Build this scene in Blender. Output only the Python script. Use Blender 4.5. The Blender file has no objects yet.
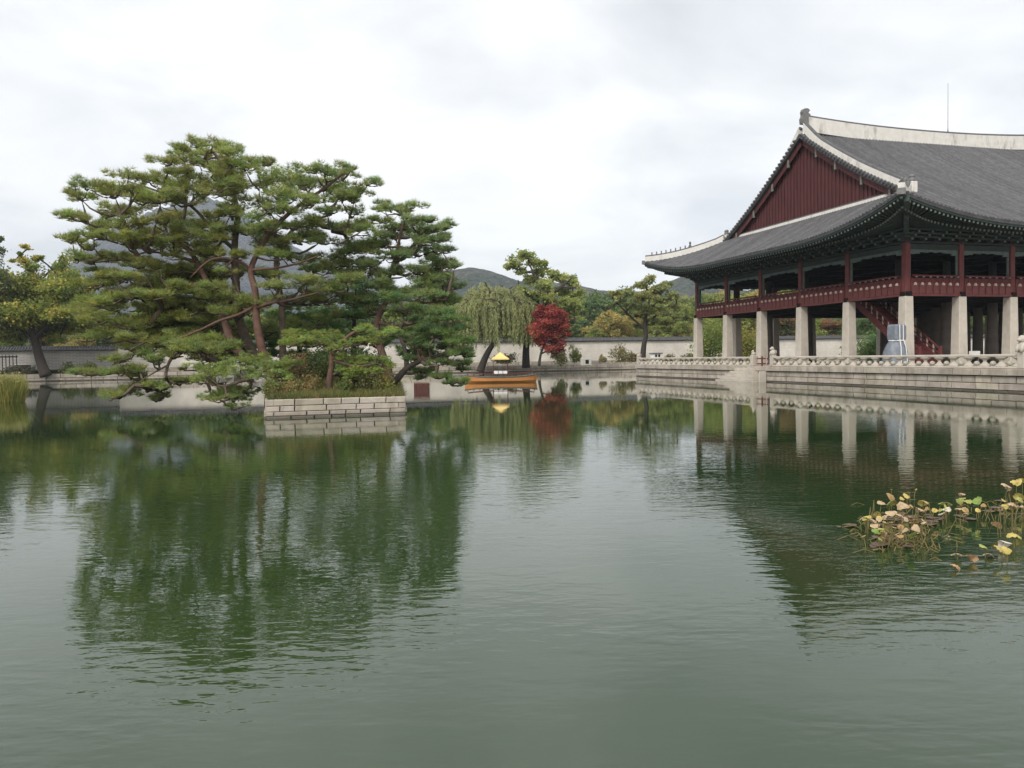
import bpy, math, random
import numpy as np
from mathutils import Vector, Matrix, noise as mnoise

# ------------------------------------------------------------------ camera, world, sun, exposure
S = bpy.context.scene
COL = S.collection
F, PITCH, ROLL, HC = 790.0, 0.033, -0.015, 2.17
cam_d = bpy.data.cameras.new('camera')
cam = bpy.data.objects.new('camera', cam_d); COL.objects.link(cam); S.camera = cam
cam_d.sensor_width = 36; cam_d.lens = F / 1024 * 36
cam_d.clip_start = 0.1; cam_d.clip_end = 9000
fw = Vector((0, math.cos(PITCH), -math.sin(PITCH))); up = Vector((0, math.sin(PITCH), math.cos(PITCH))); rt = Vector((1, 0, 0))
c_, s_ = math.cos(ROLL), math.sin(ROLL)
r2 = rt * c_ + up * s_; u2 = up * c_ - rt * s_
M = Matrix((r2, u2, -fw)).transposed().to_4x4(); M.translation = (0, 0, HC)
cam.matrix_world = M
S.view_settings.view_transform = 'Standard'; S.view_settings.look = 'None'
S.view_settings.exposure = 0.80; S.view_settings.gamma = 1
try: S.view_settings.use_curve_mapping = False
except Exception: pass
S.cycles.max_bounces = 6; S.cycles.transparent_max_bounces = 8

SUN_EL, SUN_AZ = math.radians(42), math.radians(-150)   # behind the camera to the left; azimuth from +Y towards +X
W = bpy.data.worlds.new('World'); S.world = W; W.use_nodes = True
nt = W.node_tree; N = nt.nodes; L = nt.links; N.clear()
def wn(t, **k):
    n = N.new(t)
    for a, b in k.items(): setattr(n, a, b)
    return n
out = wn('ShaderNodeOutputWorld'); bg = wn('ShaderNodeBackground')
sky = wn('ShaderNodeTexSky', sky_type='NISHITA'); sky.sun_disc = False
sky.sun_elevation = SUN_EL; sky.sun_rotation = SUN_AZ
sc = wn('ShaderNodeVectorMath', operation='SCALE'); sc.inputs['Scale'].default_value = 0.10
L.new(sky.outputs[0], sc.inputs[0])
tc = wn('ShaderNodeTexCoord')
sep = wn('ShaderNodeSeparateXYZ'); L.new(tc.outputs['Generated'], sep.inputs[0])
zz = wn('ShaderNodeMath', operation='ADD'); L.new(sep.outputs['Z'], zz.inputs[0]); zz.inputs[1].default_value = 0.22
zm = wn('ShaderNodeMath', operation='MAXIMUM'); L.new(zz.outputs[0], zm.inputs[0]); zm.inputs[1].default_value = 0.08
dx = wn('ShaderNodeMath', operation='DIVIDE'); L.new(sep.outputs['X'], dx.inputs[0]); L.new(zm.outputs[0], dx.inputs[1])
dy = wn('ShaderNodeMath', operation='DIVIDE'); L.new(sep.outputs['Y'], dy.inputs[0]); L.new(zm.outputs[0], dy.inputs[1])
cmb = wn('ShaderNodeCombineXYZ'); L.new(dx.outputs[0], cmb.inputs[0]); L.new(dy.outputs[0], cmb.inputs[1]); cmb.inputs[2].default_value = 3.7
n1 = wn('ShaderNodeTexNoise'); n1.inputs['Scale'].default_value = 1.5; n1.inputs['Detail'].default_value = 8; n1.inputs['Roughness'].default_value = 0.52; n1.inputs['Distortion'].default_value = 0.35
L.new(cmb.outputs[0], n1.inputs['Vector'])
rp = wn('ShaderNodeValToRGB'); L.new(n1.outputs['Fac'], rp.inputs[0])
e = rp.color_ramp.elements
e[0].position = 0.26; e[0].color = (0.47, 0.48, 0.495, 1)
e[1].position = 0.60; e[1].color = (0.80, 0.795, 0.785, 1)
m_ = e.new(0.38); m_.color = (0.56, 0.568, 0.58, 1)
m_ = e.new(0.47); m_.color = (0.65, 0.655, 0.66, 1)
n2 = wn('ShaderNodeTexNoise'); n2.inputs['Scale'].default_value = 0.35; n2.inputs['Detail'].default_value = 3
L.new(cmb.outputs[0], n2.inputs['Vector'])
mxc = wn('ShaderNodeMix', data_type='RGBA'); mxc.inputs[0].default_value = 0.92
L.new(sc.outputs[0], mxc.inputs[6]); L.new(rp.outputs[0], mxc.inputs[7])
L.new(mxc.outputs[2], bg.inputs[0]); bg.inputs[1].default_value = 1.0
L.new(bg.outputs[0], out.inputs[0])

sun_d = bpy.data.lights.new('sun', 'SUN'); sun_d.energy = 1.5; sun_d.angle = math.radians(14); sun_d.color = (1, 0.96, 0.90)
sun = bpy.data.objects.new('sun', sun_d); COL.objects.link(sun)
sd = Vector((math.sin(SUN_AZ) * math.cos(SUN_EL), math.cos(SUN_AZ) * math.cos(SUN_EL), math.sin(SUN_EL)))
sun.rotation_euler = sd.to_track_quat('Z', 'Y').to_euler(); sun.location = (0, -10, 60)

# ------------------------------------------------------------------ helpers
rnd = random.Random(7); R = np.random.default_rng(11)
def at(px, py, Y):
    """the point at depth Y that is seen at a pixel of the photograph"""
    x, y = px - 512, py - 384
    x, y = c_ * x + s_ * y, -s_ * x + c_ * y
    d = rt * (x / F) + up * (-y / F) + fw
    return Vector((0, 0, HC)) + d * (Y / d.y)
def on_z(px, py, z):
    x, y = px - 512, py - 384
    x, y = c_ * x + s_ * y, -s_ * x + c_ * y
    d = rt * (x / F) + up * (-y / F) + fw
    return Vector((0, 0, HC)) + d * ((z - HC) / d.z)

def tag(o, label=None, cat=None, group=None, kind=None):
    if label: o['label'] = label
    if cat: o['category'] = cat
    if group: o['group'] = group
    if kind: o['kind'] = kind
    return o
def empty(name, loc, rz=0, **k):
    o = bpy.data.objects.new(name, None); COL.objects.link(o); o.location = loc; o.rotation_euler = (0, 0, rz)
    o.empty_display_size = 0.3
    return tag(o, **k)
def np_mesh(name, V, Fc, mat, parent=None, cols=None, smooth=False):
    """V (n,3) array, Fc list of (m,k) index arrays"""
    me = bpy.data.meshes.new(name)
    V = np.asarray(V, dtype=np.float32)
    Fc = [np.asarray(f, dtype=np.int32) for f in Fc if len(f)]
    loops = np.concatenate([f.ravel() for f in Fc]); sizes = np.concatenate([np.full(len(f), f.shape[1], dtype=np.int32) for f in Fc])
    starts = np.concatenate([[0], np.cumsum(sizes)[:-1]]).astype(np.int32)
    me.vertices.add(len(V)); me.vertices.foreach_set('co', V.ravel())
    me.loops.add(len(loops)); me.loops.foreach_set('vertex_index', loops)
    me.polygons.add(len(sizes)); me.polygons.foreach_set('loop_start', starts); me.polygons.foreach_set('loop_total', sizes)
    if smooth: me.polygons.foreach_set('use_smooth', np.ones(len(sizes), dtype=bool))
    if cols is not None:
        a = me.color_attributes.new('tint', 'FLOAT_COLOR', 'POINT')
        c4 = np.ones((len(V), 4), dtype=np.float32); c4[:, :3] = cols; a.data.foreach_set('color', c4.ravel())
    me.update(calc_edges=True); me.validate()
    if mat: me.materials.append(mat)
    o = bpy.data.objects.new(name, me); COL.objects.link(o)
    if parent: o.parent = parent
    return o

class MB:
    def __init__(s, off=(0, 0, 0)): s.v = []; s.f = []; s.c = []; s.off = Vector(off); s.tint = (1, 1, 1)
    def add(s, vs, fs):
        b = len(s.v)
        for p in vs: s.v.append((p[0] + s.off.x, p[1] + s.off.y, p[2] + s.off.z)); s.c.append(s.tint)
        for f in fs: s.f.append(tuple(b + i for i in f))
    def box(s, x0, x1, y0, y1, z0, z1, bev=0.0, taper=1.0):
        if bev <= 0:
            cx, cy = (x0 + x1) / 2, (y0 + y1) / 2; hx, hy = (x1 - x0) / 2, (y1 - y0) / 2
            vs = [(cx - hx, cy - hy, z0), (cx + hx, cy - hy, z0), (cx + hx, cy + hy, z0), (cx - hx, cy + hy, z0)]
            vs += [(cx - hx * taper, cy - hy * taper, z1), (cx + hx * taper, cy - hy * taper, z1), (cx + hx * taper, cy + hy * taper, z1), (cx - hx * taper, cy + hy * taper, z1)]
            s.add(vs, [(3, 2, 1, 0), (4, 5, 6, 7), (0, 1, 5, 4), (1, 2, 6, 5), (2, 3, 7, 6), (3, 0, 4, 7)]); return
        b = min(bev, (x1 - x0) * .4, (y1 - y0) * .4, (z1 - z0) * .4)
        cx, cy = (x0 + x1) / 2, (y0 + y1) / 2; hx, hy = (x1 - x0) / 2, (y1 - y0) / 2
        def ring(z, ins, t):
            ax, ay = hx * t - ins, hy * t - ins; k = b if ins == 0 else b * .5
            return [(cx - ax + k, cy - ay, z), (cx + ax - k, cy - ay, z), (cx + ax, cy - ay + k, z), (cx + ax, cy + ay - k, z),
                    (cx + ax - k, cy + ay, z), (cx - ax + k, cy + ay, z), (cx - ax, cy + ay - k, z), (cx - ax, cy - ay + k, z)]
        rs = [ring(z0, b, 1), ring(z0 + b, 0, 1), ring(z1 - b, 0, taper), ring(z1, b, taper)]
        vs = [p for r in rs for p in r]; fs = [tuple(range(7, -1, -1)), tuple(range(24, 32))]
        for k in range(3):
            for i in range(8): j = (i + 1) % 8; fs.append((k * 8 + i, k * 8 + j, k * 8 + 8 + j, k * 8 + 8 + i))
        s.add(vs, fs)
    def obox(s, p0, p1, w, h, up=Vector((0, 0, 1))):
        """bar from p0 to p1, width w, height h (centred)"""
        p0, p1 = Vector(p0), Vector(p1); d = (p1 - p0).normalized(); sx = d.cross(up)
        if sx.length < 1e-4: sx = d.cross(Vector((0, 1, 0)))
        sx.normalize(); uz = sx.cross(d).normalized(); vs = []
        for p in (p0, p1):
            for a, b in ((-1, -1), (1, -1), (1, 1), (-1, 1)): vs.append(p + sx * (a * w / 2) + uz * (b * h / 2))
        s.add(vs, [(3, 2, 1, 0), (4, 5, 6, 7), (0, 1, 5, 4), (1, 2, 6, 5), (2, 3, 7, 6), (3, 0, 4, 7)])
    def tube(s, pts, rad, n=8, cap=True):
        pts = [Vector(p) for p in pts]; rad = [rad] * len(pts) if not hasattr(rad, '__len__') else rad
        vs, fs = [], []; ref = None
        for i, p in enumerate(pts):
            d = (pts[min(i + 1, len(pts) - 1)] - pts[max(i - 1, 0)])
            if d.length < 1e-6: d = Vector((0, 0, 1))
            d.normalize()
            if ref is None: ref = d.orthogonal().normalized()
            ref = (ref - d * ref.dot(d))
            if ref.length < 1e-4: ref = d.orthogonal()
            ref.normalize(); bi = d.cross(ref)
            for k in range(n):
                a = 2 * math.pi * k / n; vs.append(p + (ref * math.cos(a) + bi * math.sin(a)) * rad[i])
        for i in range(len(pts) - 1):
            for k in range(n): j = (k + 1) % n; fs.append((i * n + k, i * n + j, (i + 1) * n + j, (i + 1) * n + k))
        if cap: fs.append(tuple(range(n - 1, -1, -1))); fs.append(tuple((len(pts) - 1) * n + k for k in range(n)))
        s.add(vs, fs)
    def lathe(s, c, prof, n=12, sq=False, rot=0.0):
        vs, fs = [], []; c = Vector(c)
        for r, z in prof:
            for k in range(n): a = 2 * math.pi * k / n + rot; vs.append((c.x + r * math.cos(a), c.y + r * math.sin(a), c.z + z))
        m = len(prof)
        for i in range(m - 1):
            for k in range(n): j = (k + 1) % n; fs.append((i * n + k, i * n + j, (i + 1) * n + j, (i + 1) * n + k))
        fs.append(tuple(range(n - 1, -1, -1))); fs.append(tuple((m - 1) * n + k for k in range(n)))
        s.add(vs, fs)
    def grid(s, P):
        """P rows of points"""
        m, n = len(P), len(P[0]); vs = [p for r in P for p in r]
        s.add(vs, [(i * n + j, i * n + j + 1, (i + 1) * n + j + 1, (i + 1) * n + j) for i in range(m - 1) for j in range(n - 1)])
    def build(s, name, mat, parent=None, smooth=False, tint=False, **k):
        me = bpy.data.meshes.new(name); me.from_pydata(s.v, [], s.f)
        if smooth: me.polygons.foreach_set('use_smooth', [True] * len(me.polygons))
        if tint:
            a = me.color_attributes.new('tint', 'FLOAT_COLOR', 'POINT')
            a.data.foreach_set('color', [x for c in s.c for x in (c[0], c[1], c[2], 1.0)])
        me.update()
        if mat: me.materials.append(mat)
        o = bpy.data.objects.new(name, me); COL.objects.link(o)
        if parent: o.parent = parent
        return tag(o, **k)
def copy_tree(o, parent=None):
    c = o.copy(); COL.objects.link(c)
    if parent: c.parent = parent
    for ch in o.children: copy_tree(ch, c)
    return c

# ------------------------------------------------------------------ materials
def material(name, col, rough=0.8, var=0.12, scale=3.0, bump=0.0, bscale=None, tint=False, stain=None, spec=0.3, metal=0.0, transl=0.0, detail=6, stretch=(1, 1, 1), stain_scale=0.6, stain_rng=(0.5, 0.72)):
    m = bpy.data.materials.new(name); m.use_nodes = True; nt = m.node_tree; N = nt.nodes; L = nt.links
    b = N['Principled BSDF']; b.inputs['Roughness'].default_value = rough; b.inputs['Specular IOR Level'].default_value = spec; b.inputs['Metallic'].default_value = metal
    tc = N.new('ShaderNodeTexCoord'); mp = N.new('ShaderNodeMapping'); mp.inputs['Scale'].default_value = stretch
    L.new(tc.outputs['Object'], mp.inputs[0])
    no = N.new('ShaderNodeTexNoise'); no.inputs['Scale'].default_value = scale; no.inputs['Detail'].default_value = detail
    L.new(mp.outputs[0], no.inputs['Vector'])
    mr = N.new('ShaderNodeMapRange'); mr.inputs[1].default_value = .25; mr.inputs[2].default_value = .75; mr.inputs[3].default_value = 1 - var; mr.inputs[4].default_value = 1 + var
    L.new(no.outputs['Fac'], mr.inputs[0])
    vm = N.new('ShaderNodeVectorMath'); vm.operation = 'SCALE'; vm.inputs[0].default_value = col[:3]; L.new(mr.outputs[0], vm.inputs['Scale'])
    cur = vm.outputs[0]
    if tint:
        at_ = N.new('ShaderNodeAttribute'); at_.attribute_name = 'tint'
        mu = N.new('ShaderNodeVectorMath'); mu.operation = 'MULTIPLY'; L.new(cur, mu.inputs[0]); L.new(at_.outputs['Color'], mu.inputs[1]); cur = mu.outputs[0]
    if stain:
        n2 = N.new('ShaderNodeTexNoise'); n2.inputs['Scale'].default_value = stain_scale; n2.inputs['Detail'].default_value = 8; n2.inputs['Roughness'].default_value = .65
        mp2 = N.new('ShaderNodeMapping'); mp2.inputs['Scale'].default_value = (1, 1, .35); L.new(tc.outputs['Object'], mp2.inputs[0]); L.new(mp2.outputs[0], n2.inputs['Vector'])
        m2 = N.new('ShaderNodeMapRange'); m2.inputs[1].default_value, m2.inputs[2].default_value = stain_rng; m2.inputs[3].default_value = 0; m2.inputs[4].default_value = .8
        L.new(n2.outputs['Fac'], m2.inputs[0])
        mx = N.new('ShaderNodeMix'); mx.data_type = 'RGBA'; L.new(m2.outputs[0], mx.inputs[0]); L.new(cur, mx.inputs[6]); mx.inputs[7].default_value = (*stain[:3], 1); cur = mx.outputs[2]
    L.new(cur, b.inputs['Base Color'])
    if bump:
        nb = N.new('ShaderNodeTexNoise'); nb.inputs['Scale'].default_value = bscale or scale * 4; nb.inputs['Detail'].default_value = 5; L.new(mp.outputs[0], nb.inputs['Vector'])
        bp = N.new('ShaderNodeBump'); bp.inputs['Strength'].default_value = bump; bp.inputs['Distance'].default_value = .03; L.new(nb.outputs['Fac'], bp.inputs['Height']); L.new(bp.outputs[0], b.inputs['Normal'])
    if transl:
        tr = N.new('ShaderNodeBsdfTranslucent'); L.new(cur, tr.inputs[0]); ms = N.new('ShaderNodeMixShader'); ms.inputs[0].default_value = transl
        L.new(b.outputs[0], ms.inputs[1]); L.new(tr.outputs[0], ms.inputs[2]); L.new(ms.outputs[0], N['Material Output'].inputs[0])
    return m
MT = dict(
    stone=material('stone', (.42, .375, .32), .9, .16, 2.5, .5, 14, tint=True, stain=(.15, .12, .085), stain_scale=1.3, stain_rng=(.46, .76)),
    pillar_stone=material('pillar_stone', (.49, .44, .375), .9, .12, 2.0, .3, 14, stain=(.27, .24, .20), stain_scale=.8, stain_rng=(.45, .8)),
    joint=material('joint', (.10, .085, .065), .95, .2),
    paving=material('paving', (.36, .33, .28), .9, .15, 1.5),
    red=material('red', (.115, .033, .031), .7, .25, 3.0, .15, 20),
    red_pillar=material('red_pillar', (.12, .032, .030), .7, .25, 1.5),
    red_dark=material('red_dark', (.10, .022, .022), .7, .25, 3),
    shaded_inner_stone=material('shaded_inner_stone', (.16, .135, .115), .9, .25, 1.5, .3, 10),  # pillar stone darkened for the inner columns: shade under the floor put into the colour
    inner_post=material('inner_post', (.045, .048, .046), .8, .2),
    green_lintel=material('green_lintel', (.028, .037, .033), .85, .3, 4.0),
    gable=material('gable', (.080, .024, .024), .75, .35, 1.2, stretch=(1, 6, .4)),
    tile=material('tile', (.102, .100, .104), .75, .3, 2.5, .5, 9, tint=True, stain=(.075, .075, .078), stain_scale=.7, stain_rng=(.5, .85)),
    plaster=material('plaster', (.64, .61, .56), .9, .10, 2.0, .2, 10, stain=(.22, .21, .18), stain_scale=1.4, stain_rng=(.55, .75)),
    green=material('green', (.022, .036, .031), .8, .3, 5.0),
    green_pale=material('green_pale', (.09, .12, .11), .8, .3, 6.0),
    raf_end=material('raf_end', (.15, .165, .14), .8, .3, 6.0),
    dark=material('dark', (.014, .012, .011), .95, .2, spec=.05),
    cream=material('cream', (.42, .32, .27), .8, .25, 8.0),
    orange=material('orange', (.56, .235, .075), .6, .2, 2.0, .2, 9, stretch=(.5, 1, 6)),
    yellow=material('yellow', (.74, .54, .20), .7, .1, 2.0),
    white=material('white', (.74, .73, .70), .8, .08),
    wrap=material('wrap', (.15, .168, .20), .55, .3, 5.0, .8, 6, spec=.6),
    bark=material('bark', (.115, .085, .065), .9, .35, 6.0, .8, 22),
    bark_red=material('bark_red', (.115, .062, .044), .9, .4, 4.0, .8, 22, stain=(.11, .085, .07), stain_scale=1.0, stain_rng=(.45, .65)),
    bark_dark=material('bark_dark', (.05, .04, .033), .9, .35, 6.0, .6, 22),
    twig=material('twig', (.16, .12, .10), .9, .3, 4.0),
    leaf=material('leaf', (1, 1, 1), .6, .22, 0.7, tint=True, transl=.45, spec=.2),
    soil=material('soil', (.12, .10, .055), .95, .4, 1.5, .6, 10),
    moss=material('moss', (.10, .12, .035), .95, .4, 1.2, .6, 10),
    metal=material('metal', (.25, .25, .25), .5, .1, metal=.6),
    ground=material('ground', (.22, .19, .14), .95, .25, .4),
)
# far wall materials with courses
def brick(name, c1, c2, mort, sx, sy, msize, bump=.3, stain=None):
    m = material(name, (1, 1, 1), .9, .12, .5); nt = m.node_tree; N = nt.nodes; L = nt.links; b = N['Principled BSDF']
    tc = N.new('ShaderNodeTexCoord'); sp = N.new('ShaderNodeSeparateXYZ'); L.new(tc.outputs['Object'], sp.inputs[0]); cb = N.new('ShaderNodeCombineXYZ')
    L.new(sp.outputs['X'], cb.inputs[0]); L.new(sp.outputs['Z'], cb.inputs[1])
    br = N.new('ShaderNodeTexBrick'); br.inputs['Color1'].default_value = (*c1, 1); br.inputs['Color2'].default_value = (*c2, 1); br.inputs['Mortar'].default_value = (*mort, 1)
    br.inputs['Scale'].default_value = 1; br.inputs['Brick Width'].default_value = sx; br.inputs['Row Height'].default_value = sy; br.inputs['Mortar Size'].default_value = msize
    L.new(cb.outputs[0], br.inputs['Vector'])
    n2 = N.new('ShaderNodeTexNoise'); n2.inputs['Scale'].default_value = .35; n2.inputs['Detail'].default_value = 8; L.new(tc.outputs['Object'], n2.inputs['Vector'])
    mr = N.new('ShaderNodeMapRange'); mr.inputs[1].default_value = .3; mr.inputs[2].default_value = .7; mr.inputs[3].default_value = .78; mr.inputs[4].default_value = 1.12; L.new(n2.outputs['Fac'], mr.inputs[0])
    mu = N.new('ShaderNodeVectorMath'); mu.operation = 'SCALE'; L.new(br.outputs[0], mu.inputs[0]); L.new(mr.outputs[0], mu.inputs['Scale']); L.new(mu.outputs[0], b.inputs['Base Color'])
    return m
MT['wall_white'] = brick('wall_white', (.68, .625, .565), (.62, .57, .515), (.55, .50, .45), .45, .3, .02)
MT['wall_grey'] = brick('wall_grey', (.34, .32, .31), (.28, .265, .26), (.46, .43, .41), .9, .22, .045)

# water
def water_mat():
    m = bpy.data.materials.new('pond_water'); m.use_nodes = True; nt = m.node_tree; N = nt.nodes; L = nt.links
    b = N['Principled BSDF']; b.inputs['Base Color'].default_value = (.021, .041, .013, 1); b.inputs['Roughness'].default_value = .0; b.inputs['IOR'].default_value = 1.52
    b.inputs['Specular IOR Level'].default_value = .5
    tc = N.new('ShaderNodeTexCoord')
    def nz(scale, sx, sy, det, rough=.5, rz=0.0, dist=0.):
        mp = N.new('ShaderNodeMapping'); mp.inputs['Scale'].default_value = (sx, sy, 1); mp.inputs['Rotation'].default_value = (0, 0, rz); L.new(tc.outputs['Object'], mp.inputs[0])
        n = N.new('ShaderNodeTexNoise'); n.inputs['Scale'].default_value = scale; n.inputs['Detail'].default_value = det; n.inputs['Roughness'].default_value = rough; n.inputs['Distortion'].default_value = dist
        L.new(mp.outputs[0], n.inputs['Vector']); return n.outputs['Fac']
    a = nz(1.0, 2.0, 5.0, 2.5, .5, .12, .3); c = nz(1.0, 6.5, 13, 2, .5, -.15, .2); big = nz(.12, 1, 1.8, 3, .55, .4)
    # calm and ruffled patches of the breeze
    pr = N.new('ShaderNodeMapRange'); pr.inputs[1].default_value = .38; pr.inputs[2].default_value = .62; pr.inputs[3].default_value = .25; pr.inputs[4].default_value = 1.0; L.new(big, pr.inputs[0])
    ad = N.new('ShaderNodeMath'); ad.operation = 'MULTIPLY_ADD'; L.new(c, ad.inputs[0]); ad.inputs[1].default_value = .34; L.new(a, ad.inputs[2])
    # distance damping: ripples die down towards the sheltered far side (object y)
    sp = N.new('ShaderNodeSeparateXYZ'); L.new(tc.outputs['Object'], sp.inputs[0])
    dm = N.new('ShaderNodeMapRange'); dm.inputs[1].default_value = 9; dm.inputs[2].default_value = 30; dm.inputs[3].default_value = 1.0; dm.inputs[4].default_value = .10; L.new(sp.outputs['Y'], dm.inputs[0])
    mu = N.new('ShaderNodeMath'); mu.operation = 'MULTIPLY'; L.new(pr.outputs[0], mu.inputs[0]); L.new(dm.outputs[0], mu.inputs[1])
    bp = N.new('ShaderNodeBump'); bp.inputs['Distance'].default_value = .0085; L.new(mu.outputs[0], bp.inputs['Strength']); L.new(ad.outputs[0], bp.inputs['Height']); L.new(bp.outputs[0], b.inputs['Normal'])
    return m
MT['water'] = water_mat()

# ------------------------------------------------------------------ setting: pond, ground, hills
PX, PY, TH = 27.056, 54.235, 0.276          # pavilion corner pillar and its turn
UU = Vector((math.cos(TH), math.sin(TH), 0)); VV = Vector((-math.sin(TH), math.cos(TH), 0)); C0 = Vector((PX, PY, 0))
def ab(a, b, z=0): return C0 + UU * a + VV * b + Vector((0, 0, z))
BD = 72.7                                    # north bank
w = MB(); w.grid([[(-260, -3, 0), (260, -3, 0)], [(-260, 260, 0), (260, 260, 0)]])
w.build('pond_water', MT['water'], kind='structure')
def sheet(name, mat, pts, **k):
    m = MB(); m.add(pts, [tuple(range(len(pts)))]); return m.build(name, mat, **k)
GB = .95
sheet('ground', MT['ground'], [ab(-300, BD + .5, GB), ab(260, BD + .5, GB), ab(2300, 2900, GB), ab(-2600, 2900, GB)], kind='structure')
sheet('near_bank', MT['ground'], [(-260, -60, .55), (260, -60, .55), (260, -1.2, .55), (-260, -1.2, .55)], kind='structure')

def fbm(x, y, s, o=5): return mnoise.fractal(Vector((x * s, y * s, 3.1)), 1.0, 2.0, o)
def hill(name, prof, Y, depth, mat, bumps=6.0):
    """prof: pixel outline of the crest"""
    xs = np.linspace(prof[0][0], prof[-1][0], 260); ys = np.interp(xs, [p[0] for p in prof], [p[1] for p in prof])
    rows = []
    for t in np.linspace(0, 1, 46):
        row = []
        for x, y in zip(xs, ys):
            yy = Y - depth * (1 - t); top = at(x, y, Y)
            h = (top.z - 2) * (math.sin(t * math.pi / 2) ** 1.3)
            p = Vector((top.x * yy / Y, yy, 1 + h + bumps * fbm(top.x, yy, .03) * min(1, t * 3) + bumps * 3.5 * fbm(top.x, yy, .006) * math.sin(t * math.pi)))
            row.append(p)
        rows.append(row)
    for t in (.15, .5, 1.0):
        rows.append([Vector((p.x * 1.05, Y + depth * t, max(0.5, p.z * (1 - t)))) for p in rows[45]])
    m = MB(); m.grid(rows); return m.build(name, mat, kind='structure', smooth=True)
def forest_mat(name, c1, c2):
    m = material(name, c1, 1, .4, .04, tint=False); nt = m.node_tree; N = nt.nodes; L = nt.links; b = N['Principled BSDF']; b.inputs['Specular IOR Level'].default_value = 0
    tc = N.new('ShaderNodeTexCoord'); v = N.new('ShaderNodeTexVoronoi'); v.inputs['Scale'].default_value = .11; L.new(tc.outputs['Object'], v.inputs['Vector'])
    n = N.new('ShaderNodeTexNoise'); n.inputs['Scale'].default_value = .012; n.inputs['Detail'].default_value = 8; L.new(tc.outputs['Object'], n.inputs['Vector'])
    mx = N.new('ShaderNodeMix'); mx.data_type = 'RGBA'; mx.inputs[6].default_value = (*c1, 1); mx.inputs[7].default_value = (*c2, 1)
    mm = N.new('ShaderNodeMapRange'); mm.inputs[1].default_value = .42; mm.inputs[2].default_value = .6; L.new(n.outputs['Fac'], mm.inputs[0]); L.new(mm.outputs[0], mx.inputs[0])
    sp = N.new('ShaderNodeSeparateColor'); L.new(v.outputs['Color'], sp.inputs[0]); mr = N.new('ShaderNodeMapRange'); mr.inputs[3].default_value = .55; mr.inputs[4].default_value = 1.35; L.new(sp.outputs[0], mr.inputs[0])
    sc = N.new('ShaderNodeVectorMath'); sc.operation = 'SCALE'; L.new(mx.outputs[2], sc.inputs[0]); L.new(mr.outputs[0], sc.inputs['Scale']); L.new(sc.outputs[0], b.inputs['Base Color'])
    bp = N.new('ShaderNodeBump'); bp.inputs['Strength'].default_value = 1; bp.inputs['Distance'].default_value = 9; bp.invert = True; L.new(v.outputs['Distance'], bp.inputs['Height']); L.new(bp.outputs[0], b.inputs['Normal'])
    return m
HF = forest_mat('hill_forest', (.040, .056, .038), (.075, .072, .045)); HR = forest_mat('rocky_hill', (.025, .038, .036), (.065, .068, .072))
hill('mountain', [(-260, 372), (-120, 350), (-40, 320), (20, 308), (45, 296), (70, 268), (105, 240), (140, 222), (175, 212), (205, 206), (235, 216), (270, 238), (320, 262), (400, 296), (480, 330)], 2600, 1100, HR, 14)
hill('forested_hill', [(330, 330), (400, 296), (440, 276), (470, 271), (492, 275), (520, 284), (560, 287), (600, 292), (640, 293), (672, 283), (688, 276), (705, 281), (740, 292), (800, 300), (900, 306), (1100, 310), (1300, 330)], 1500, 700, HF, 2.5)
hill('wooded_slope', [(-300, 346), (0, 330), (200, 320), (420, 308), (480, 300), (540, 297), (575, 300), (610, 299), (650, 296), (700, 299), (760, 297), (900, 300), (1200, 306)], 620, 300, HF, 5)

m = MB(); m.box(-3900, 3900, -120, 3900, -3, 640)
hz_m = bpy.data.materials.new('haze'); hz_m.use_nodes = True; hn = hz_m.node_tree; hn.nodes.remove(hn.nodes['Principled BSDF'])
pv = hn.nodes.new('ShaderNodeVolumePrincipled'); pv.inputs['Color'].default_value = (.82, .90, 1.0, 1); pv.inputs['Density'].default_value = .00019; pv.inputs['Anisotropy'].default_value = 0
hn.links.new(pv.outputs[0], hn.nodes['Material Output'].inputs['Volume'])
m.build('haze', hz_m, kind='stuff')

# ------------------------------------------------------------------ stone block walls
def block_wall(mb, p0, p1, courses, length=.9, thick=.35, gap=.012, seed=1, jut=.012, tv=.16):
    """blocks laid from p0 to p1 (base points), outward side is to the right of p0->p1; courses = [(z0,z1,jut)]"""
    r = random.Random(seed); p0, p1 = Vector(p0), Vector(p1); d = (p1 - p0); Ln = d.length; d.normalize(); nrm = Vector((d.y, -d.x, 0))
    for z0, z1, j, *wet in courses:
        wet = wet[0] if wet else 1.0
        s = -r.random() * length * .5
        while s < Ln:
            l = length * r.uniform(.6, 1.5); a, b = max(0, s), min(Ln, s + l); s += l
            if b - a < .05: continue
            k = (1 + r.uniform(-tv, tv)) * wet; mb.tint = (k, k * r.uniform(.965, 1.0), k * r.uniform(.92, 1.0))
            jj = j + r.uniform(-jut, jut); g = gap * r.uniform(.7, 1.8); dz = r.uniform(-.01, .01)
            A = p0 + d * (a + g); B = p0 + d * (b - g); n0 = nrm * (-thick); n1 = nrm * jj; e = .02
            zt, zb = z1 - gap + min(dz, 0), z0 + gap
            vs = []
            for (P, sgn) in ((A, 1), (B, -1)):
                vs += [P + n0 + Vector((0, 0, zb)), P + n0 + Vector((0, 0, zt)), P + n1 - nrm * e + Vector((0, 0, zt)), P + n1 + d * (sgn * e) + Vector((0, 0, zt - e)), P + n1 + d * (sgn * e) + Vector((0, 0, zb + e)), P + n1 - nrm * e + Vector((0, 0, zb))]
            fs = [(0, 1, 2, 3, 4, 5), (11, 10, 9, 8, 7, 6)]
            for i in range(6): jn = (i + 1) % 6; fs.append((i, i + 6, jn + 6, jn))
            mb.add(vs, fs)
    mb.tint = (1, 1, 1)

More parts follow.
